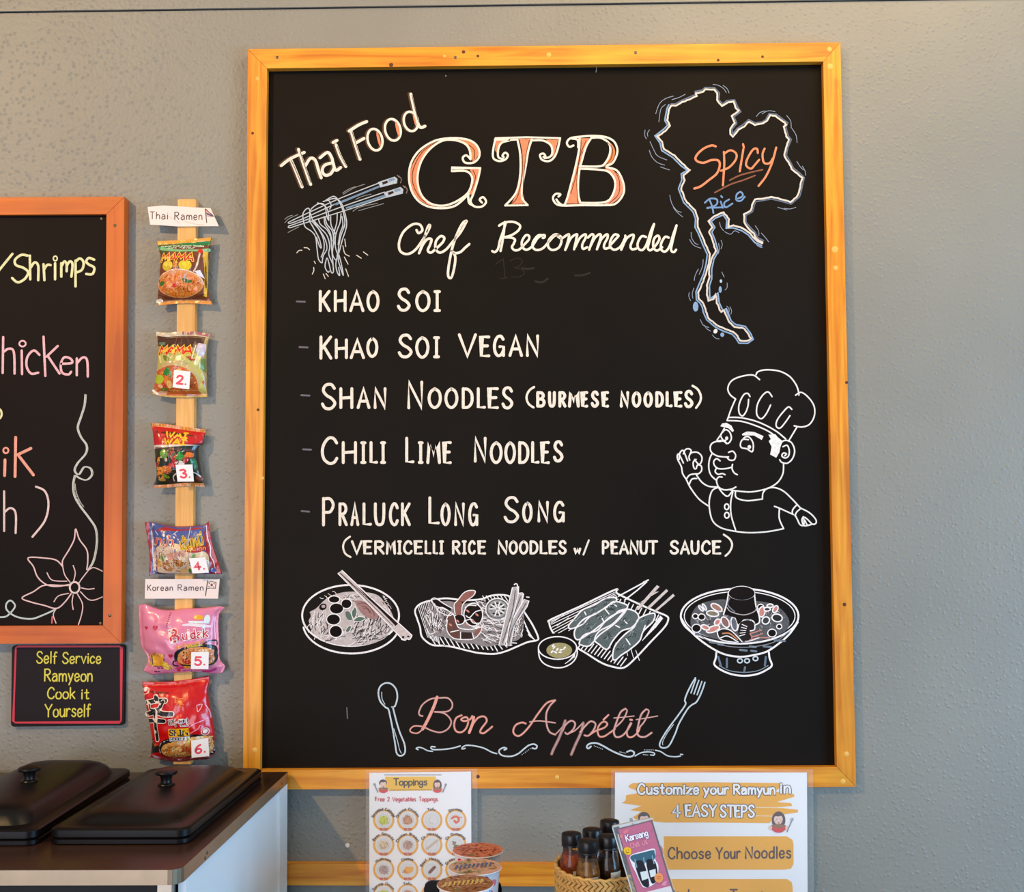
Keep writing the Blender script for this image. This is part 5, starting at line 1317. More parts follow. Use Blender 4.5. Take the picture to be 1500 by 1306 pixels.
# ------------------------------------------------------------ posters
def sheet(t, quad, Y, lam):
    pslab('paper_sheet', quad, Y, Y+0.0008, PAPER, t)
    pslab('laminate', lam, Y-0.0022, Y-0.0018, LAMINATE, t)
def kid(a, x, y, s, girl=False, fork=True):
    """small printed figure of a child eating noodles from a red bowl; x, y bowl centre"""
    def e(cx, cy, rx, ry, r=0, **k): return ell(x+cx*s, y+cy*s, rx*s, ry*s, r)
    a.layer = 1
    HB = (88, 52, 48)
    if girl: a.fill(e(0, -46, 46, 60), HB)
    else: a.fill(e(-4, -66, 40, 36), (74, 56, 56))
    a.layer = 2
    a.fill(e(-2, -52, 30, 34), (246, 206, 190)); a.layer = 3
    a.fill([(x+k*s, y+j*s) for k, j in ((-34, -62), (-30, -86), (0, -96), (28, -86), (32, -60), (20, -76), (-4, -72), (-22, -74))], HB if girl else (74, 56, 56), True)
    for dx in (-13, 9): a.fill(e(dx, -54, 2.6, 3), (60, 40, 40))
    for dx in (-20, 17): a.fill(e(dx, -42, 6, 4), (240, 160, 150))
    a.stroke([(x-2*s, y-36*s), (x-4*s, y-14*s)], .9, (170, 120, 80)); a.stroke([(x+3*s, y-36*s), (x+3*s, y-14*s)], .9, (190, 140, 90))
    a.fill([(x+k*s, y+j*s) for k, j in ((-52, -6), (52, -6), (40, 22), (16, 36), (-16, 36), (-40, 22))], (222, 40, 36), True); a.layer = 4
    a.fill(e(0, -8, 50, 12), (150, 104, 70)); noodles(a, x, y-8*s, 40*s, 8*s, 10, [(214, 170, 110), (110, 70, 40)], .6, 14*s, .6)
    a.fill(e(-54, 4, 10, 14), (244, 200, 180)); a.fill(e(54, 4, 10, 14), (244, 200, 180))
    if fork:
        d = 1 if girl else -1
        a.stroke([(x+56*d*s, y+34*s), (x+74*d*s, y-10*s), (x+88*d*s, y-40*s)], 1.2, (110, 116, 126))
        for k in (-7, 0, 7): a.stroke([(x+(88*d+k)*s, y-40*s), (x+(92*d+k)*s, y-62*s)], .7, (110, 116, 126))
PY = -0.028
tp = thing('poster', 'laminated toppings price poster hanging below the big chalkboard', 'poster', (at(615, 1300, PY).x, PY, at(615, 1400, PY).z))
sheet(tp, [(541, 1131.5), (690, 1129.5), (691, 1400), (541, 1400)], PY, [(536, 1127.5), (699, 1125.5), (700, 1404), (536, 1404)])
a = Art(flat(PY-0.0002)).z(530, 1120, 7.022)
a.lift = 2.2e-4
a.fill("240,120 760,118 765,262 250,268", (246, 190, 20)); a.stroke("230,103 820,103", .9, (80, 60, 60), smooth=False); a.layer = 1; a.stroke("290,258 740,254", .7, (90, 60, 40), smooth=False)
a.layer = 2; handz(a, "Toppings", 330, 208, 66, 1.7, (50, 30, 24), 340, gap=.18, jit=.04)
a.layer = 1; handz(a, "Free 2 Vegetables Toppings.", 140, 372, 42, 1.1, (206, 40, 60), 650, gap=.2, jit=.03)
kid(a, 222, 250, 1.0); kid(a, 778, 250, .95, True)
NM = [["Shredded Cabbage", "Ground Chicken", "Tofu", "Shrimps"], ["Bean Sprouts", "Chicken Breast", "Ck Meatball", "Ck Dumpling"], ["Mushroom", "Cheese", "Beef Meatball", "Green Onion"], ["Spring Onion", "Tofu", "Corn", "Kimchi"], ["Fish Cake", "Egg", "Bacon", "Seaweed"], ["Nori", "Ham", "Crab", "Squid"]]
PR = ["$1.50", "$1.50", "$1.50", "$3.00", "$1.00", "$2.50", "$3.00", "$3.00", "$1.50", "$1.50", "$2.50", "$1.00"]
FC = [(206, 210, 40), (206, 140, 96), (232, 228, 220), (226, 100, 60), (222, 196, 160), (190, 150, 130), (206, 186, 166), (170, 130, 60), (180, 150, 140), (240, 170, 50), (120, 60, 40), (120, 160, 70)]
for j in range(6):
    for i in range(4):
        cx, cy = 225+i*247.5, 568+j*254.5; k = (j*4+i) % 12
        a.layer = 0; a.fill(ell(cx, cy, 110, 112), (240, 168, 24)); a.layer = 1; a.fill(ell(cx, cy-4, 89, 90), (226, 222, 220)); a.layer = 2
        a.stroke(ell(cx, cy, 62, 60), .5, (200, 196, 196), closed=True)
        if k in (0, 1, 4, 5, 8): a.fill(ell(cx, cy, 50, 46), FC[k]); a.layer = 3; noodles(a, cx, cy, 50, 46, 26, [FC[k], tuple(int(v*.8) for v in FC[k]), tuple(min(255, int(v*1.12)) for v in FC[k])], 1.0, 26, 3)
        elif k in (6, 10): a.stroke([(cx-50, cy+40), (cx+55, cy-45)] if k == 6 else [(cx-22, cy+26), (cx+28, cy-26)], 4.0 if k == 6 else 4.6, FC[k])
        elif k == 9: a.fill([(cx-56, cy+26), (cx-20, cy-36), (cx+60, cy-30), (cx+50, cy+20), (cx+10, cy+44)], FC[k]); a.layer = 3; a.fill([(cx-56, cy+26), (cx-30, cy-6), (cx+10, cy+44)], (214, 130, 30))
        elif k == 3: a.stroke([(cx-40, cy-20), (cx-10, cy-38), (cx+20, cy-30), (cx+30, cy), (cx+5, cy+24), (cx-15, cy+6)], 3.4, FC[k]); a.stroke([(cx+20, cy-30), (cx+60, cy-30)], 1.4, FC[k])
        elif k == 2: a.stroke(ell(cx, cy, 30, 34, 0, 12, 60, 250), 1.6, (206, 200, 190))
        else: noodles(a, cx, cy, 34, 30, 12, [FC[k], (90, 100, 50)], 1.8, 26, 3)
        a.layer = 4; a.hand(PR[k], cx, cy+104, 26, .8, (196, 40, 50), width=76, center=True)
        a.arc(NM[j][i], cx, cy, 104, 24, .95, (70, 44, 34), min(150, 11*len(NM[j][i])))
a.done('poster_print', PRINT, tp)

cp = thing('poster', 'large laminated poster with orange bars, right below the big chalkboard', 'poster', (at(1045, 1300, PY).x, PY, at(1045, 1450, PY).z))
sheet(cp, [(901, 1131), (1182, 1131), (1184, 1460), (899, 1460)], PY, [(895.5, 1127), (1191, 1126.5), (1194, 1464), (893, 1464)])
a = Art(flat(PY-0.0002)).z(890, 1120, 4.8387)
a.lift = 2.2e-4
OG = (248, 174, 16)
a.fill("150,145 180,128 700,122 1230,128 1240,150 1180,190 1320,205 1325,225 1200,262 1300,270 1310,290 1200,300 1350,318 1350,335 1180,362 1150,412 700,408 400,408 200,385 180,370 240,330 160,320 240,290 100,270 130,250 130,215 240,195 150,160", OG)
for q in ("400,505 1270,505 1310,530 1318,560 1318,700 1300,735 1250,742 400,742", "400,808 1270,808 1305,830 1312,870 1312,1040 400,1045", "400,1110 1270,1110 1310,1140 1310,1350 400,1350"): a.fill(q, OG)
for y in (300, 360): a.stroke([(1040, y), (1230, y+4)], .8, (246, 236, 220))
for y in (550, 850, 1150): a.fill(ell(350, y+70, 46, 60), (214, 50, 34)); 
kid(a, 262, 440, 1.05); kid(a, 1212, 440, 1.05, True)
for t, x0, y0, h, w_ in (("Customize", 215, 205, 70, 430), ("your", 682, 205, 66, 175), ("Ramyun", 895, 205, 66, 290), ("in", 1225, 198, 74, 70), ("4", 462, 368, 86, 52), ("EASY", 555, 362, 78, 215), ("STEPS", 800, 368, 82, 238)):
    a.layer = 1; a.hand(t, x0, y0, h, 5.0, (60, 34, 26), width=w_, gap=.22); a.layer = 2; a.hand(t, x0, y0, h, 2.9, (250, 246, 244), width=w_, gap=.22)
a.layer = 2
for t, x0, y0, h, w_ in (("Choose", 430, 662, 78, 300), ("Your", 770, 662, 78, 170), ("Noodles", 978, 660, 80, 320), ("Pick", 430, 975, 90, 180), ("your", 640, 975, 84, 190), ("Topping", 870, 975, 90, 330)):
    a.hand(t, x0, y0, h, 2.3, (74, 34, 22), width=w_, gap=.25, jit=.03)
a.done('poster_print', PRINT, cp)

# ------------------------------------------------------------ steam table on the left
ZC = at(421, 1130, -0.035).z
A_ = at(421, 1130, -0.035); B_ = atz(263, 1273, ZC)
XL = atz(-420, 1273, ZC).x
ct = thing('food_counter', 'stainless food counter with a dark top and white side panel, lower left', 'counter', ((XL+A_.x)/2, (A_.y+B_.y)/2, 0))
def hslab(name, pts, z0, z1, M, parent, label=None, bevel=0.0):
    bm = prism_bm([Vector((p[0], p[1], z1)) for p in pts], [Vector((p[0], p[1], z0)) for p in pts])
    return obj(name, bm_mesh(name, bm, bevel > 0, bevel), M, parent, label)
ex = (B_.x-A_.x)/(B_.y-A_.y)   # slight skew of the side edge
def sx(y, inset=0.0): return A_.x+ex*(y-A_.y)-inset
rc = 0.018
top_pts = [(XL, A_.y), (A_.x, A_.y), (sx(B_.y+rc), B_.y+rc)] + [(B_.x-rc+rc*cos(t), B_.y+rc-rc*sin(t)) for t in (pi/8, pi/4, 3*pi/8, pi/2)] + [(XL, B_.y)]
hslab('counter_top', top_pts, ZC-0.0225, ZC, COUNTER, ct, bevel=0.0015)
EDG = mat('steel_edge', (168, 148, 124), 0.34, metal=0.85, var=(20, .08))
n_ = len(top_pts)
bm = bmesh.new()
for i in range(1, n_-1):
    p, q = top_pts[i], top_pts[i+1]
    d = Vector((q[0]-p[0], q[1]-p[1])); d.normalize(); nrm = Vector((-d.y, d.x))
    if nrm.dot(Vector((0.2, -1))) < 0 and i > 1: nrm = -nrm
    if i == 1: nrm = Vector((1, 0))
    k = 0.0012
    P0, P1q = Vector(p)+nrm*k, Vector(q)+nrm*k
    v = [bm.verts.new((x[0], x[1], z)) for x, z in ((p, ZC-.0235), (q, ZC-.0235), (q, ZC-.0006), (p, ZC-.0006))]
    w = [bm.verts.new((x.x, x.y, z)) for x, z in ((P0, ZC-.0235), (P1q, ZC-.0235), (P1q, ZC-.0006), (P0, ZC-.0006))]
    bm.faces.new(v); bm.faces.new(list(reversed(w)))
    for m_ in range(4): bm.faces.new((v[m_], w[m_], w[(m_+1) % 4], v[(m_+1) % 4]))
obj('edge_strip', bm_mesh('edge_strip', bm), EDG, ct, 'steel edge strip')
pan = [(sx(A_.y, .004), A_.y), (sx(B_.y+.03, .004), B_.y+.03), (sx(B_.y+.03, .012), B_.y+.03), (sx(A_.y, .012), A_.y)]
hslab('side_panel', pan, 0.12, ZC-0.0235, WHITEPAN, ct, 'white side panel')
hslab('panel_flange', [(sx(A_.y, -.0002), A_.y), (sx(A_.y-.06, -.0002), A_.y-.06), (sx(A_.y-.06, .004), A_.y-.06), (sx(A_.y, .004), A_.y)], 0.12, ZC-0.0236, WHITEPAN, ct)
hslab('panel_flange', [(sx(B_.y+.07, -.0002), B_.y+.07), (sx(B_.y+.03, -.0002), B_.y+.03), (sx(B_.y+.03, .004), B_.y+.03), (sx(B_.y+.07, .004), B_.y+.07)], 0.12, ZC-0.0236, WHITEPAN, ct)
hslab('cabinet_body', [(XL+.02, A_.y-.01), (sx(A_.y-.01, .014), A_.y-.01), (sx(B_.y+.05, .014), B_.y+.05), (XL+.02, B_.y+.05)], 0.12, ZC-0.024, mat('dark_cabinet_interior', (20, 16, 15), .6), ct)
hslab('corner_post', [(B_.x-.036, B_.y+.006), (B_.x-.014, B_.y+.006), (B_.x-.014, B_.y+.028), (B_.x-.036, B_.y+.028)], 0.0, ZC-0.0236, STEEL, ct, 'steel corner post', bevel=.005)
hslab('corner_post', [(A_.x-.036, A_.y-.03), (A_.x-.014, A_.y-.03), (A_.x-.014, A_.y-.008), (A_.x-.036, A_.y-.008)], 0.0, .12, STEEL, ct)
hslab('corner_post', [(XL+.014, B_.y+.006), (XL+.036, B_.y+.006), (XL+.036, B_.y+.028), (XL+.014, B_.y+.028)], 0.0, ZC-0.0236, STEEL, ct, bevel=.005)
hslab('corner_post', [(XL+.014, A_.y-.03), (XL+.036, A_.y-.03), (XL+.036, A_.y-.008), (XL+.014, A_.y-.008)], 0.0, .12, STEEL, ct)
for yy, d in ((B_.y+.13, 0), (B_.y+.12, .006), (A_.y-.05, 0)):
    lathe('screw', [(0, .0016), (.0025, .001), (.003, 0)], (sx(yy)+.0014, yy, ZC-.012-d), SCREW, ct, n=12, axis=(1, 0, 0))

def lid(label, fl, fr, brx, hs, knob, Yb=1143):
    fl, fr = atz(*fl, ZC), atz(*fr, ZC); br, bl = atz(brx, Yb, ZC), None
    W_ = fr.x-fl.x
    c = [fl, fr, br, Vector((br.x-W_, br.y, ZC))]
    cx = sum(p.x for p in c)/4; cy = sum(p.y for p in c)/4
    t = thing('pan_lid', label, 'lid', (cx, cy, ZC), 'black lids on the food counter')
    hx, hy = W_/2, (br.y-fl.y)/2; skew = (br.x-fr.x)/(2*hy)
    def ring(ins, r, z, n=7):
        pts = []
        for sx_, sy_, a0 in ((1, -1, 270), (1, 1, 0), (-1, 1, 90), (-1, -1, 180)):
            for k in range(n):
                t_ = math.radians(a0+90*k/(n-1)); X = sx_*(hx-ins-r)+r*cos(t_); Y = sy_*(hy-ins-r)+r*sin(t_)
                pts.append(Vector((cx+X+skew*Y, cy+Y, ZC+z)))
        return pts
    def loft(name, layers, M, label=None):
        bm = bmesh.new(); R_ = [[bm.verts.new(p) for p in ring(*l)] for l in layers]
        for A, B in zip(R_, R_[1:]):
            for k in range(len(A)): bm.faces.new((A[k], A[(k+1) % len(A)], B[(k+1) % len(A)], B[k]))
        bm.faces.new(list(reversed(R_[0]))); bm.faces.new(R_[-1])
        me = bm_mesh(name, bm, True)
        return obj(name, me, M, t, label)
    loft('pan_rim', [(.004, .02, .0003), (0, .02, .002), (0, .02, .0085), (.003, .02, .0105)], BLACKPL)
    s = hs
    lo = loft('lid_shell', [(.003, .018, .0106), (.0, .02, .013), (.0, .02, .0235), (.003, .02, .026), (.010, .02, .027), (.016, .02, .0262), (.024, .03, .0275), (.030, .034, .0325*s), (.038, .036, .0385*s), (.048, .036, .0420*s), (.062, .034, .0440*s), (.078, .028, .0452*s), (.095, .015, .046*s)], BLACKPL)
    kp = atz(knob[0], knob[1], ZC+.046*s)
    lathe('knob', [(0, -.001), (.0150, -.001), (.0160, .001), (.0150, .003), (.0105, .0045), (.0095, .008), (.0105, .014), (.0115, .0175), (.0190, .0200), (.0205, .0225), (.0195, .0255), (.012, .0280), (0, .0287)], kp, BLACKPL, t, n=32)
lid('black lid of the food counter nearest the batten, right-hand one', (68, 1238), (276, 1236), 386, 1.0, (243.5, 1149))
lid('black lid of the food counter cut by the left picture edge', (-150, 1240), (52, 1239), 194, 1.25, (43, 1144))

# ------------------------------------------------------------ side table with cups, bottles and a card
TZ = 0.765
tb = thing('side_table', 'low dark side table under the noodle cups and bottle basket, below the picture edge', 'table', (0.1, -0.46, 0))
TBM = mat('dark_table_top', (60, 44, 36), .4, var=(5, .15))
box('table_top', at(560, 1300, -.5).x, at(1150, 1300, -.5).x, -0.72, -0.235, TZ-.03, TZ, TBM, tb, bevel=.003)
for xx in (at(575, 1300, -.5).x, at(1135, 1300, -.5).x):
    for yy in (-0.69, -0.265): box('leg', xx-.02, xx+.02, yy-.02, yy+.02, 0, TZ-.03, TBM, tb)
CUPW = mat('white_cup_paper', (236, 230, 230), .4, spec=.4)
CR = .0482
for i, (px_, py_, Y_, lab, cols, pm) in enumerate((
        (700, 1244, -.270, 'noodle cup with a reddish brown lid picture, rearmost of the three cups', [(196, 110, 80), (170, 80, 50), (214, 140, 110), (150, 70, 30)], (206, 120, 96)),
        (696, 1268.5, -.386, 'noodle cup with blue writing on its lid, middle of the three cups', [(190, 170, 150), (206, 150, 130), (160, 120, 90), (150, 160, 110)], (214, 170, 150)),
        (681.5, 1293.5, -.505, 'noodle cup with yellow writing on its lid, nearest of the three cups', [(150, 100, 60), (206, 170, 150), (120, 70, 40), (190, 150, 110)], (160, 110, 76)))):
    c = at(px_, py_, Y_); H_ = c.z-TZ
    t = thing('noodle_cup', lab, 'noodle cup', (c.x, c.y, TZ), 'instant noodle cups on the side table')
    lathe('cup', [(0, TZ+.0005), (.035, TZ+.0005), (.036, TZ+.002), (.0445, c.z-.004), (.047, c.z-.0035), (.0485, c.z-.0022), (.0480, c.z-.0008), (.046, c.z-.0004), (0, c.z-.0006)], (c.x, c.y, 0), CUPW, t, n=48)
    def sf(x, y, o, c=c): return Vector((c.x+x, c.y+y, c.z+o-.0002))
    a = Art(sf); a.lift = 2.2e-4; a.eps = 1e-9
    a.fill(ell(0, 0, .0478, .0478, n=40), pm); a.layer = 1
    for k in range(130):
        q = random.uniform(0, 2*pi); r = .043*math.sqrt(random.random()); x, y = r*cos(q), r*sin(q)
        a.fill(ell(x, y, random.uniform(.0015, .008), random.uniform(.001, .0032), random.uniform(0, 180), 8), random.choice(cols))
    a.layer = 3
    wc = ((210, 120, 90), (80, 100, 160), (226, 196, 110))[i]
    if i > 0:
        for k in range(9):
            x = -.036+k*.0076; y = -.006+k*.0022
            for q in range(2):
                a.stroke([(x+q*.003, y-.014+q*.005), (x+.005-q*.003, y+.012)], .0019, wc, px=True)
            a.stroke([(x-.001, y), (x+.005, y+.003)], .0018, wc, px=True)
    else:
        for k in range(14): a.stroke([(-.03+k*.0045, -.006+random.uniform(-.012, .012)), (-.026+k*.0045, random.uniform(-.012, .012))], .0016, (150, 60, 40), px=True)
    a.fill(ell(-.012, -.034, .008, .004), (120, 120, 60)); a.done('lid_film', PRINT, t)
    def sb(x, y, o, c=c):   # x = angle in degrees, y = height below the rim
        r = .0445-(y/(c.z-TZ))*.0085+.0003+o; tt = math.radians(x); return Vector((c.x+r*sin(tt), c.y-r*cos(tt), c.z-.005-y))
    b = Art(sb); b.lift = 2.2e-4
    for ang, yy, rr, cc in ((-48, .004, 9, (214, 40, 60)), (28, .002, 8, (214, 30, 40)), (52, .012, 10, (236, 130, 150)), (40, .03, 12, (230, 120, 140))):
        b.fill([(ang+rr*cos(k*pi/6), yy+.004+rr*.0004*sin(k*pi/6)*1.6) for k in range(12)], cc, px=True)
    if i == 2: b.fill([(40, .004), (75, .002), (78, .022), (42, .024)], (30, 100, 190), px=True); b.layer = 1; b.fill([(50, .009), (60, .009), (60, .016), (50, .016)], (240, 240, 245), px=True)
    b.done('cup_print', PRINT, t)
# black caddy holding the two front cups
cad = thing('cup_caddy', 'black plastic caddy panel behind the front noodle cups', 'caddy', (at(678, 1300, -.43).x, -.43, TZ))
pl, pr = at(621, 1289.5, -.329), at(735, 1289.5, -.329)
pts = [(pl.x, TZ+.001), (pr.x, TZ+.001)] + [(pr.x-.014+.014*cos(t), pl.z-.014+.014*sin(t)) for t in (0, .5, 1.0, pi/2)] + [(pl.x+.014-.014*sin(t), pl.z-.014+.014*cos(t)) for t in (0, .5, 1.0, pi/2)]
slab('back_panel', pts, -.331, -.3245, BLACKPL, cad)
box('tray_side', pl.x, pl.x+.003, -.57, -.331, TZ+.001, TZ+.03, BLACKPL, cad); box('tray_side', pr.x-.003, pr.x, -.57, -.331, TZ+.001, TZ+.03, BLACKPL, cad)

# basket
bc = at(877, 1268, -.385); BZ = at(817, 1266, -.385).z
bk = thing('basket', 'woven straw basket holding black-capped bottles, in front of the large poster', 'basket', (bc.x, bc.y, TZ))
RX, RY = .0785, .098
STRAW = mat('straw', (206, 164, 96), .55, var=(60, .18), bump=(300, .2, .0006)); STRAWD = mat('straw_lining', (120, 84, 44), .7)
def bpt(t, z, k=1.0):
    f = (.97+.03*(z-TZ)/(BZ-TZ))*k
    return Vector((bc.x+RX*f*cos(t), bc.y+RY*f*sin(t), z))
bm = bmesh.new(); N_ = 64
outer = [[bm.verts.new(bpt(2*pi*k/N_, TZ+.0015+(BZ-TZ-.004)*j/4, .985)) for k in range(N_)] for j in range(5)]
inner = [[bm.verts.new(bpt(2*pi*k/N_, TZ+.004+(BZ-TZ-.0065)*j/4, .955)) for k in range(N_)] for j in range(5)]
for L_ in (outer, inner):
    for j in range(4):
        for k in range(N_): bm.faces.new((L_[j][k], L_[j][(k+1) % N_], L_[j+1][(k+1) % N_], L_[j+1][k]))
for k in range(N_): bm.faces.new((outer[4][k], outer[4][(k+1) % N_], inner[4][(k+1) % N_], inner[4][k]))
bm.faces.new(outer[0]); bm.faces.new(inner[0])
obj('basket_lining', bm_mesh('basket_lining', bm, True), STRAWD, bk)
bm = bmesh.new(); rows = 15; rh = (BZ-TZ)/rows; cols_ = 52
for j in range(rows):
    for k in range(cols_):
        t0 = 2*pi*(k+.0)/cols_; dt = 2*pi/cols_
        sl_ = 1 if j % 2 else -1
        z0 = TZ+j*rh
        # a short raised strand leaning one way, the next row the other way
        q = []
        for (u, v) in ((0, 0), (.86, 0), (.86, 1.12), (0, 1.12)):
            q.append((t0+dt*(u+sl_*.95*(v-.5)), min(BZ+.002, z0+rh*v)))
        kk = 1.0+.012*((k+j) % 2)
        base = [bm.verts.new(bpt(t, z, .985)) for t, z in q]
        mid = [bm.verts.new(bpt(t+(q[0][0]+q[2][0]-2*t)*.14, z+((q[0][1]+q[2][1])/2-z)*.16, 1.015*kk)) for t, z in q]
        bm.faces.new(mid)
        for m_ in range(4): bm.faces.new((base[m_], base[(m_+1) % 4], mid[(m_+1) % 4], mid[m_]))
o = obj('woven_strands', bm_mesh('woven_strands', bm, True), STRAW, bk, 'herringbone woven straw strands'); o['kind'] = 'stuff'
bm = bmesh.new()   # twisted rim
rg = []
for k in range(160):
    t = 2*pi*k/160; ph = t*26
    cpt = bpt(t, BZ+.001, .985); out = Vector((cos(t), sin(t), 0))
    rg.append([bm.verts.new(cpt+out*(.0030*cos(a_)+.0010*cos(ph))+Vector((0, 0, .0030*sin(a_)+.0010*sin(ph)))) for a_ in [i*pi/3 for i in range(6)]])
for k in range(160):
    A, B = rg[k], rg[(k+1) % 160]
    for i in range(6): bm.faces.new((A[i], A[(i+1) % 6], B[(i+1) % 6], B[i]))
obj('rim', bm_mesh('rim', bm, True), STRAW, bk)

# bottles
BOTG = mat('clear_bottle_glass', (236, 226, 210), .03, trans=1.0, ior=1.3)
CAPM = mat('black_cap', (20, 16, 16), .35, var=(20, .2))
for i, (x, y, Y_, oil, lab, ang) in enumerate((
        (837, 1216, -.398, (150, 66, 20), 'bottle of reddish chili oil with a black cap, leftmost in the basket', 20),
        (867.5, 1210, -.362, (70, 34, 16), 'black-capped bottle behind, second from the left in the back of the basket', None),
        (893, 1197.5, -.326, (60, 30, 16), 'rearmost black-capped bottle, standing highest in the basket', None),
        (861, 1226.5, -.446, (150, 108, 40), 'front bottle of golden flakes with a white label and black cap', 18),
        (890.5, 1219.5, -.420, (60, 32, 18), 'front right dark bottle with a black cap and pale label, by the pink card', 42))):
    c = at(x, y+3, Y_); zt = c.z; z0 = TZ+.0045
    t = thing('bottle', lab, 'bottle', (c.x, c.y, z0), 'bottles in the straw basket')
    Hb = zt-z0-.024
    lathe('glass_body', [(0, z0), (.019, z0), (.0215, z0+.003), (.0215, z0+Hb*.74), (.0208, z0+Hb*.80), (.0180, z0+Hb*.90), (.0155, z0+Hb*.96), (.0150, z0+Hb+.006), (.0140, z0+Hb+.006)], (c.x, c.y, 0), BOTG, t, n=36)
    fill = lathe('contents', [(0, z0+.002), (.018, z0+.002), (.0202, z0+.005), (.0202, z0+Hb*.73), (.0196, z0+Hb*.79), (.0168, z0+Hb*.89), (.0148, z0+Hb*.92), (0, z0+Hb*.92)], (c.x, c.y, 0), mat('oil_and_flakes', oil, .5, var=(120, .7)), t, n=32)
    n0 = zt-.0235
    prof = [(.0150, n0), (.0176, n0+.0005)]
    lathe('cap', [(0, n0+.012), (.0155, n0), (.0178, n0+.0004), (.0180, n0+.003), (.0176, n0+.004), (.0182, n0+.006), (.0182, n0+.0195), (.0172, n0+.0222), (.0140, n0+.0233), (0, n0+.0236)], (c.x, c.y, 0), CAPM, t, n=40)
    if ang is not None:
        def sl2_(x_, y_, o, c=c):
            tt = math.radians(x_); r = .0217+o; return Vector((c.x+r*sin(tt), c.y-r*cos(tt), y_))
        b = Art(sl2_); b.lift = 2.2e-4; b.eps = 1e-9
        top = z0+Hb*(.76 if i != 0 else .74); wd = 34 if i != 0 else 16
        V_ = [(ang-wd+k*wd/4, top) for k in range(9)]+[(ang+wd-k*wd/4, z0+.02) for k in range(9)]
        b.raw(V_, [(k, k+1, 16-k, 17-k) for k in range(8)], (226, 224, 214)); b.layer = 1
        b.stroke([(ang-wd*.6+k*wd*.12, top-.014+.006*sin(k*.5)) for k in range(9)], .0008, (110, 130, 110), px=True)
        for k in range(3): b.stroke([(ang-wd*.5, top-.02-k*.004), (ang+wd*.5, top-.02-k*.004)], .0010, (90, 90, 90), px=True)
        b.done('label', PRINT, t, 'pale paper label')

# sign holder with the pink card
HY = -.497
hd = thing('card_holder', 'clear acrylic holder with a pink card, leaning beside the straw basket', 'card holder', (at(960, 1370, HY).x, HY, TZ))
dv = (28.6, 94.5); L2 = 1.72
h_tl, h_tr = (898, 1211.5), (957, 1198.8)
h_bl, h_br = (h_tl[0]+dv[0]*L2, h_tl[1]+dv[1]*L2), (h_tr[0]+dv[0]*L2, h_tr[1]+dv[1]*L2)
zb = min(at(*h_bl, HY).z, at(*h_br, HY).z)
ACR = mat('clear_acrylic', (226, 232, 236), .05, alpha=.15, spec=.8)
ACE = mat('bright_acrylic_edge', (206, 212, 214), .15)
pslab('acrylic_sleeve', [h_tl, h_tr, h_br, h_bl], HY-.0030, HY+.0030, ACR, hd, bevel=.0006)
pslab('sleeve_edge', [(h_tl[0]-1.6, h_tl[1]+.4), h_tl, h_bl, (h_bl[0]-1.6, h_bl[1]+.4)], HY-.0030, HY+.0030, ACE, hd)
pslab('sleeve_edge', [(h_tl[0]-1, h_tl[1]-1.6), (h_tr[0], h_tr[1]-1.6), h_tr, h_tl], HY-.0030, HY+.0030, ACE, hd)
k_ = 1.0
cq = [(905.5, 1214.6), (953.6, 1202.6), (953.6+dv[0]*1.0, 1202.6+dv[1]*1.0), (905.5+dv[0]*1.0, 1214.6+dv[1]*1.0)]
wq = [(903.5, 1213.4), (955.5, 1200.6), (955.5+dv[0]*1.6, 1200.6+dv[1]*1.6), (903.5+dv[0]*1.6, 1213.4+dv[1]*1.6)]
pslab('card', wq, HY-.0036, HY-.0031, mat('grey_card_edge', (110, 104, 112), .4), hd)
a = Art(flat(HY-.0037)); a.lift = 2.2e-4
a.fill(cq, (196, 112, 140), px=True)
a.fill([cq[3], cq[2], wq[2], wq[3]], (226, 224, 226), px=True)
a.layer = 1
a.z(790, 1180, 7.143)
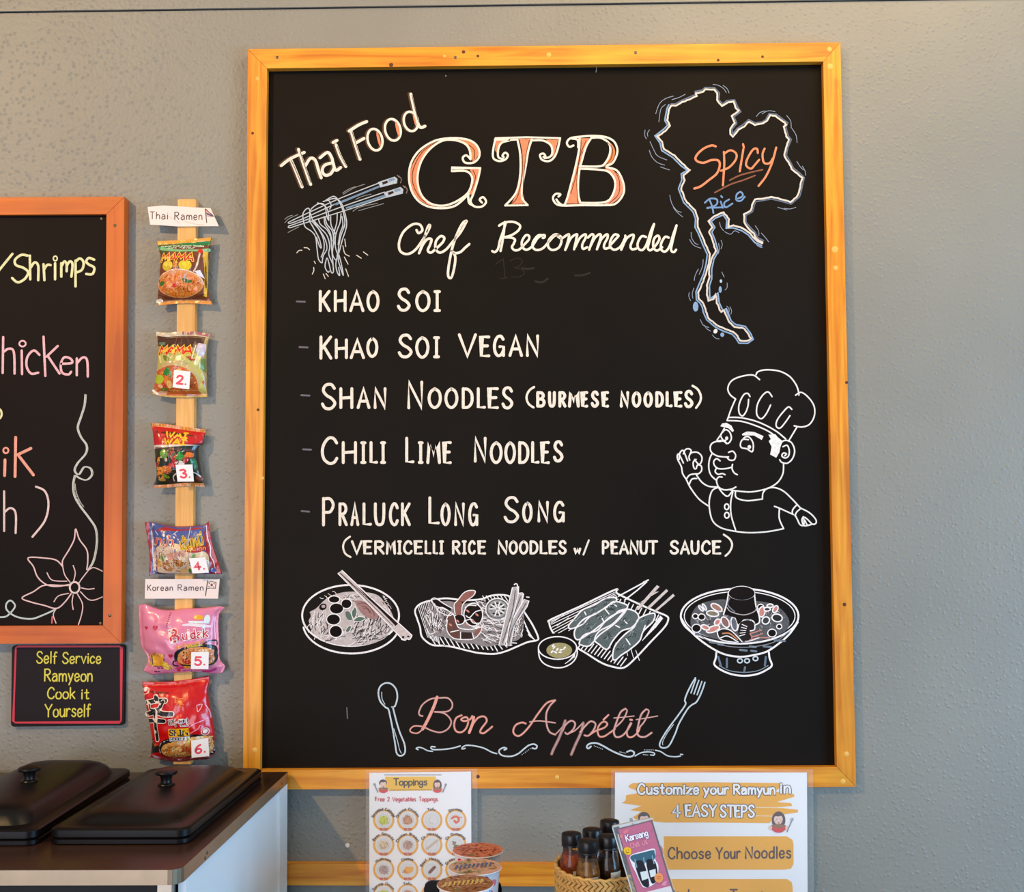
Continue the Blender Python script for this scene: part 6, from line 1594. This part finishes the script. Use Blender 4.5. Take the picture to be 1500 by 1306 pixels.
for _ in range(26):
    u, v = random.random(), random.random(); p = bil(cq, .06+.88*u, .04+.92*v)
    a.fill([(p[0]+random.uniform(1, 3)*cos(k), p[1]+random.uniform(1, 2.5)*sin(k)) for k in [j*pi/3 for j in range(6)]], random.choice([(204, 124, 150), (190, 104, 132), (210, 130, 150)]), px=True)
for q, c in (("875,270 920,245 935,255 900,290", (226, 130, 140)), ("1270,820 1330,780 1320,830", (226, 150, 170)), ("840,310 880,300 860,340", (224, 130, 130))): a.fill(q, c, True)
a.layer = 2; a.fill("950,520 1090,470 1190,445 1215,470 1215,560 1245,620 1240,740 1215,800 1160,840 1090,850 1050,790 1010,700 970,620", (240, 240, 246), True)
a.layer = 3; a.fill("960,520 1085,485 1190,460 1205,480 1200,560 1040,600 970,570", (60, 104, 124), True)
a.fill("1000,590 1070,570 1110,640 1150,830 1090,835 1040,740", (34, 34, 44), True); a.fill("1120,570 1185,560 1225,620 1235,760 1180,810 1140,700", (34, 34, 44), True)
a.layer = 4; a.fill("1055,690 1130,675 1140,755 1075,780", (220, 232, 232)); a.fill("1150,675 1215,655 1220,730 1165,745", (220, 232, 232)); a.stroke("1000,560 1020,640; 1090,540 1100,600; 1180,520 1200,600", 1.6, (130, 170, 186))
a.fill("890,440 925,428 960,450 955,505 905,505 885,475", (244, 196, 40), True); a.fill(ell(1250, 750, 46, 52), (240, 160, 96))
a.layer = 5; a.stroke("905,475 920,490 940,478", .8, (120, 60, 20)); a.fill(ell(908, 462, 4, 4), (120, 60, 20)); a.fill(ell(934, 456, 4, 4), (120, 60, 20)); a.stroke("1225,740 1275,735; 1228,760 1272,758", .9, (214, 90, 60))
a.layer = 3; a.hand("Kareang", 912, 370, 66, 2.6, (90, 80, 150), width=235, rot=-15, gap=.15); a.layer = 4; a.hand("Kareang", 912, 370, 66, 1.5, (250, 246, 250), width=235, rot=-15, gap=.15)
a.layer = 3; a.hand("Chili Oil", 958, 440, 50, 1.3, (232, 150, 170), width=180, rot=-14, gap=.25)
a.done('card_print', PRINT, hd, 'pink printed card')
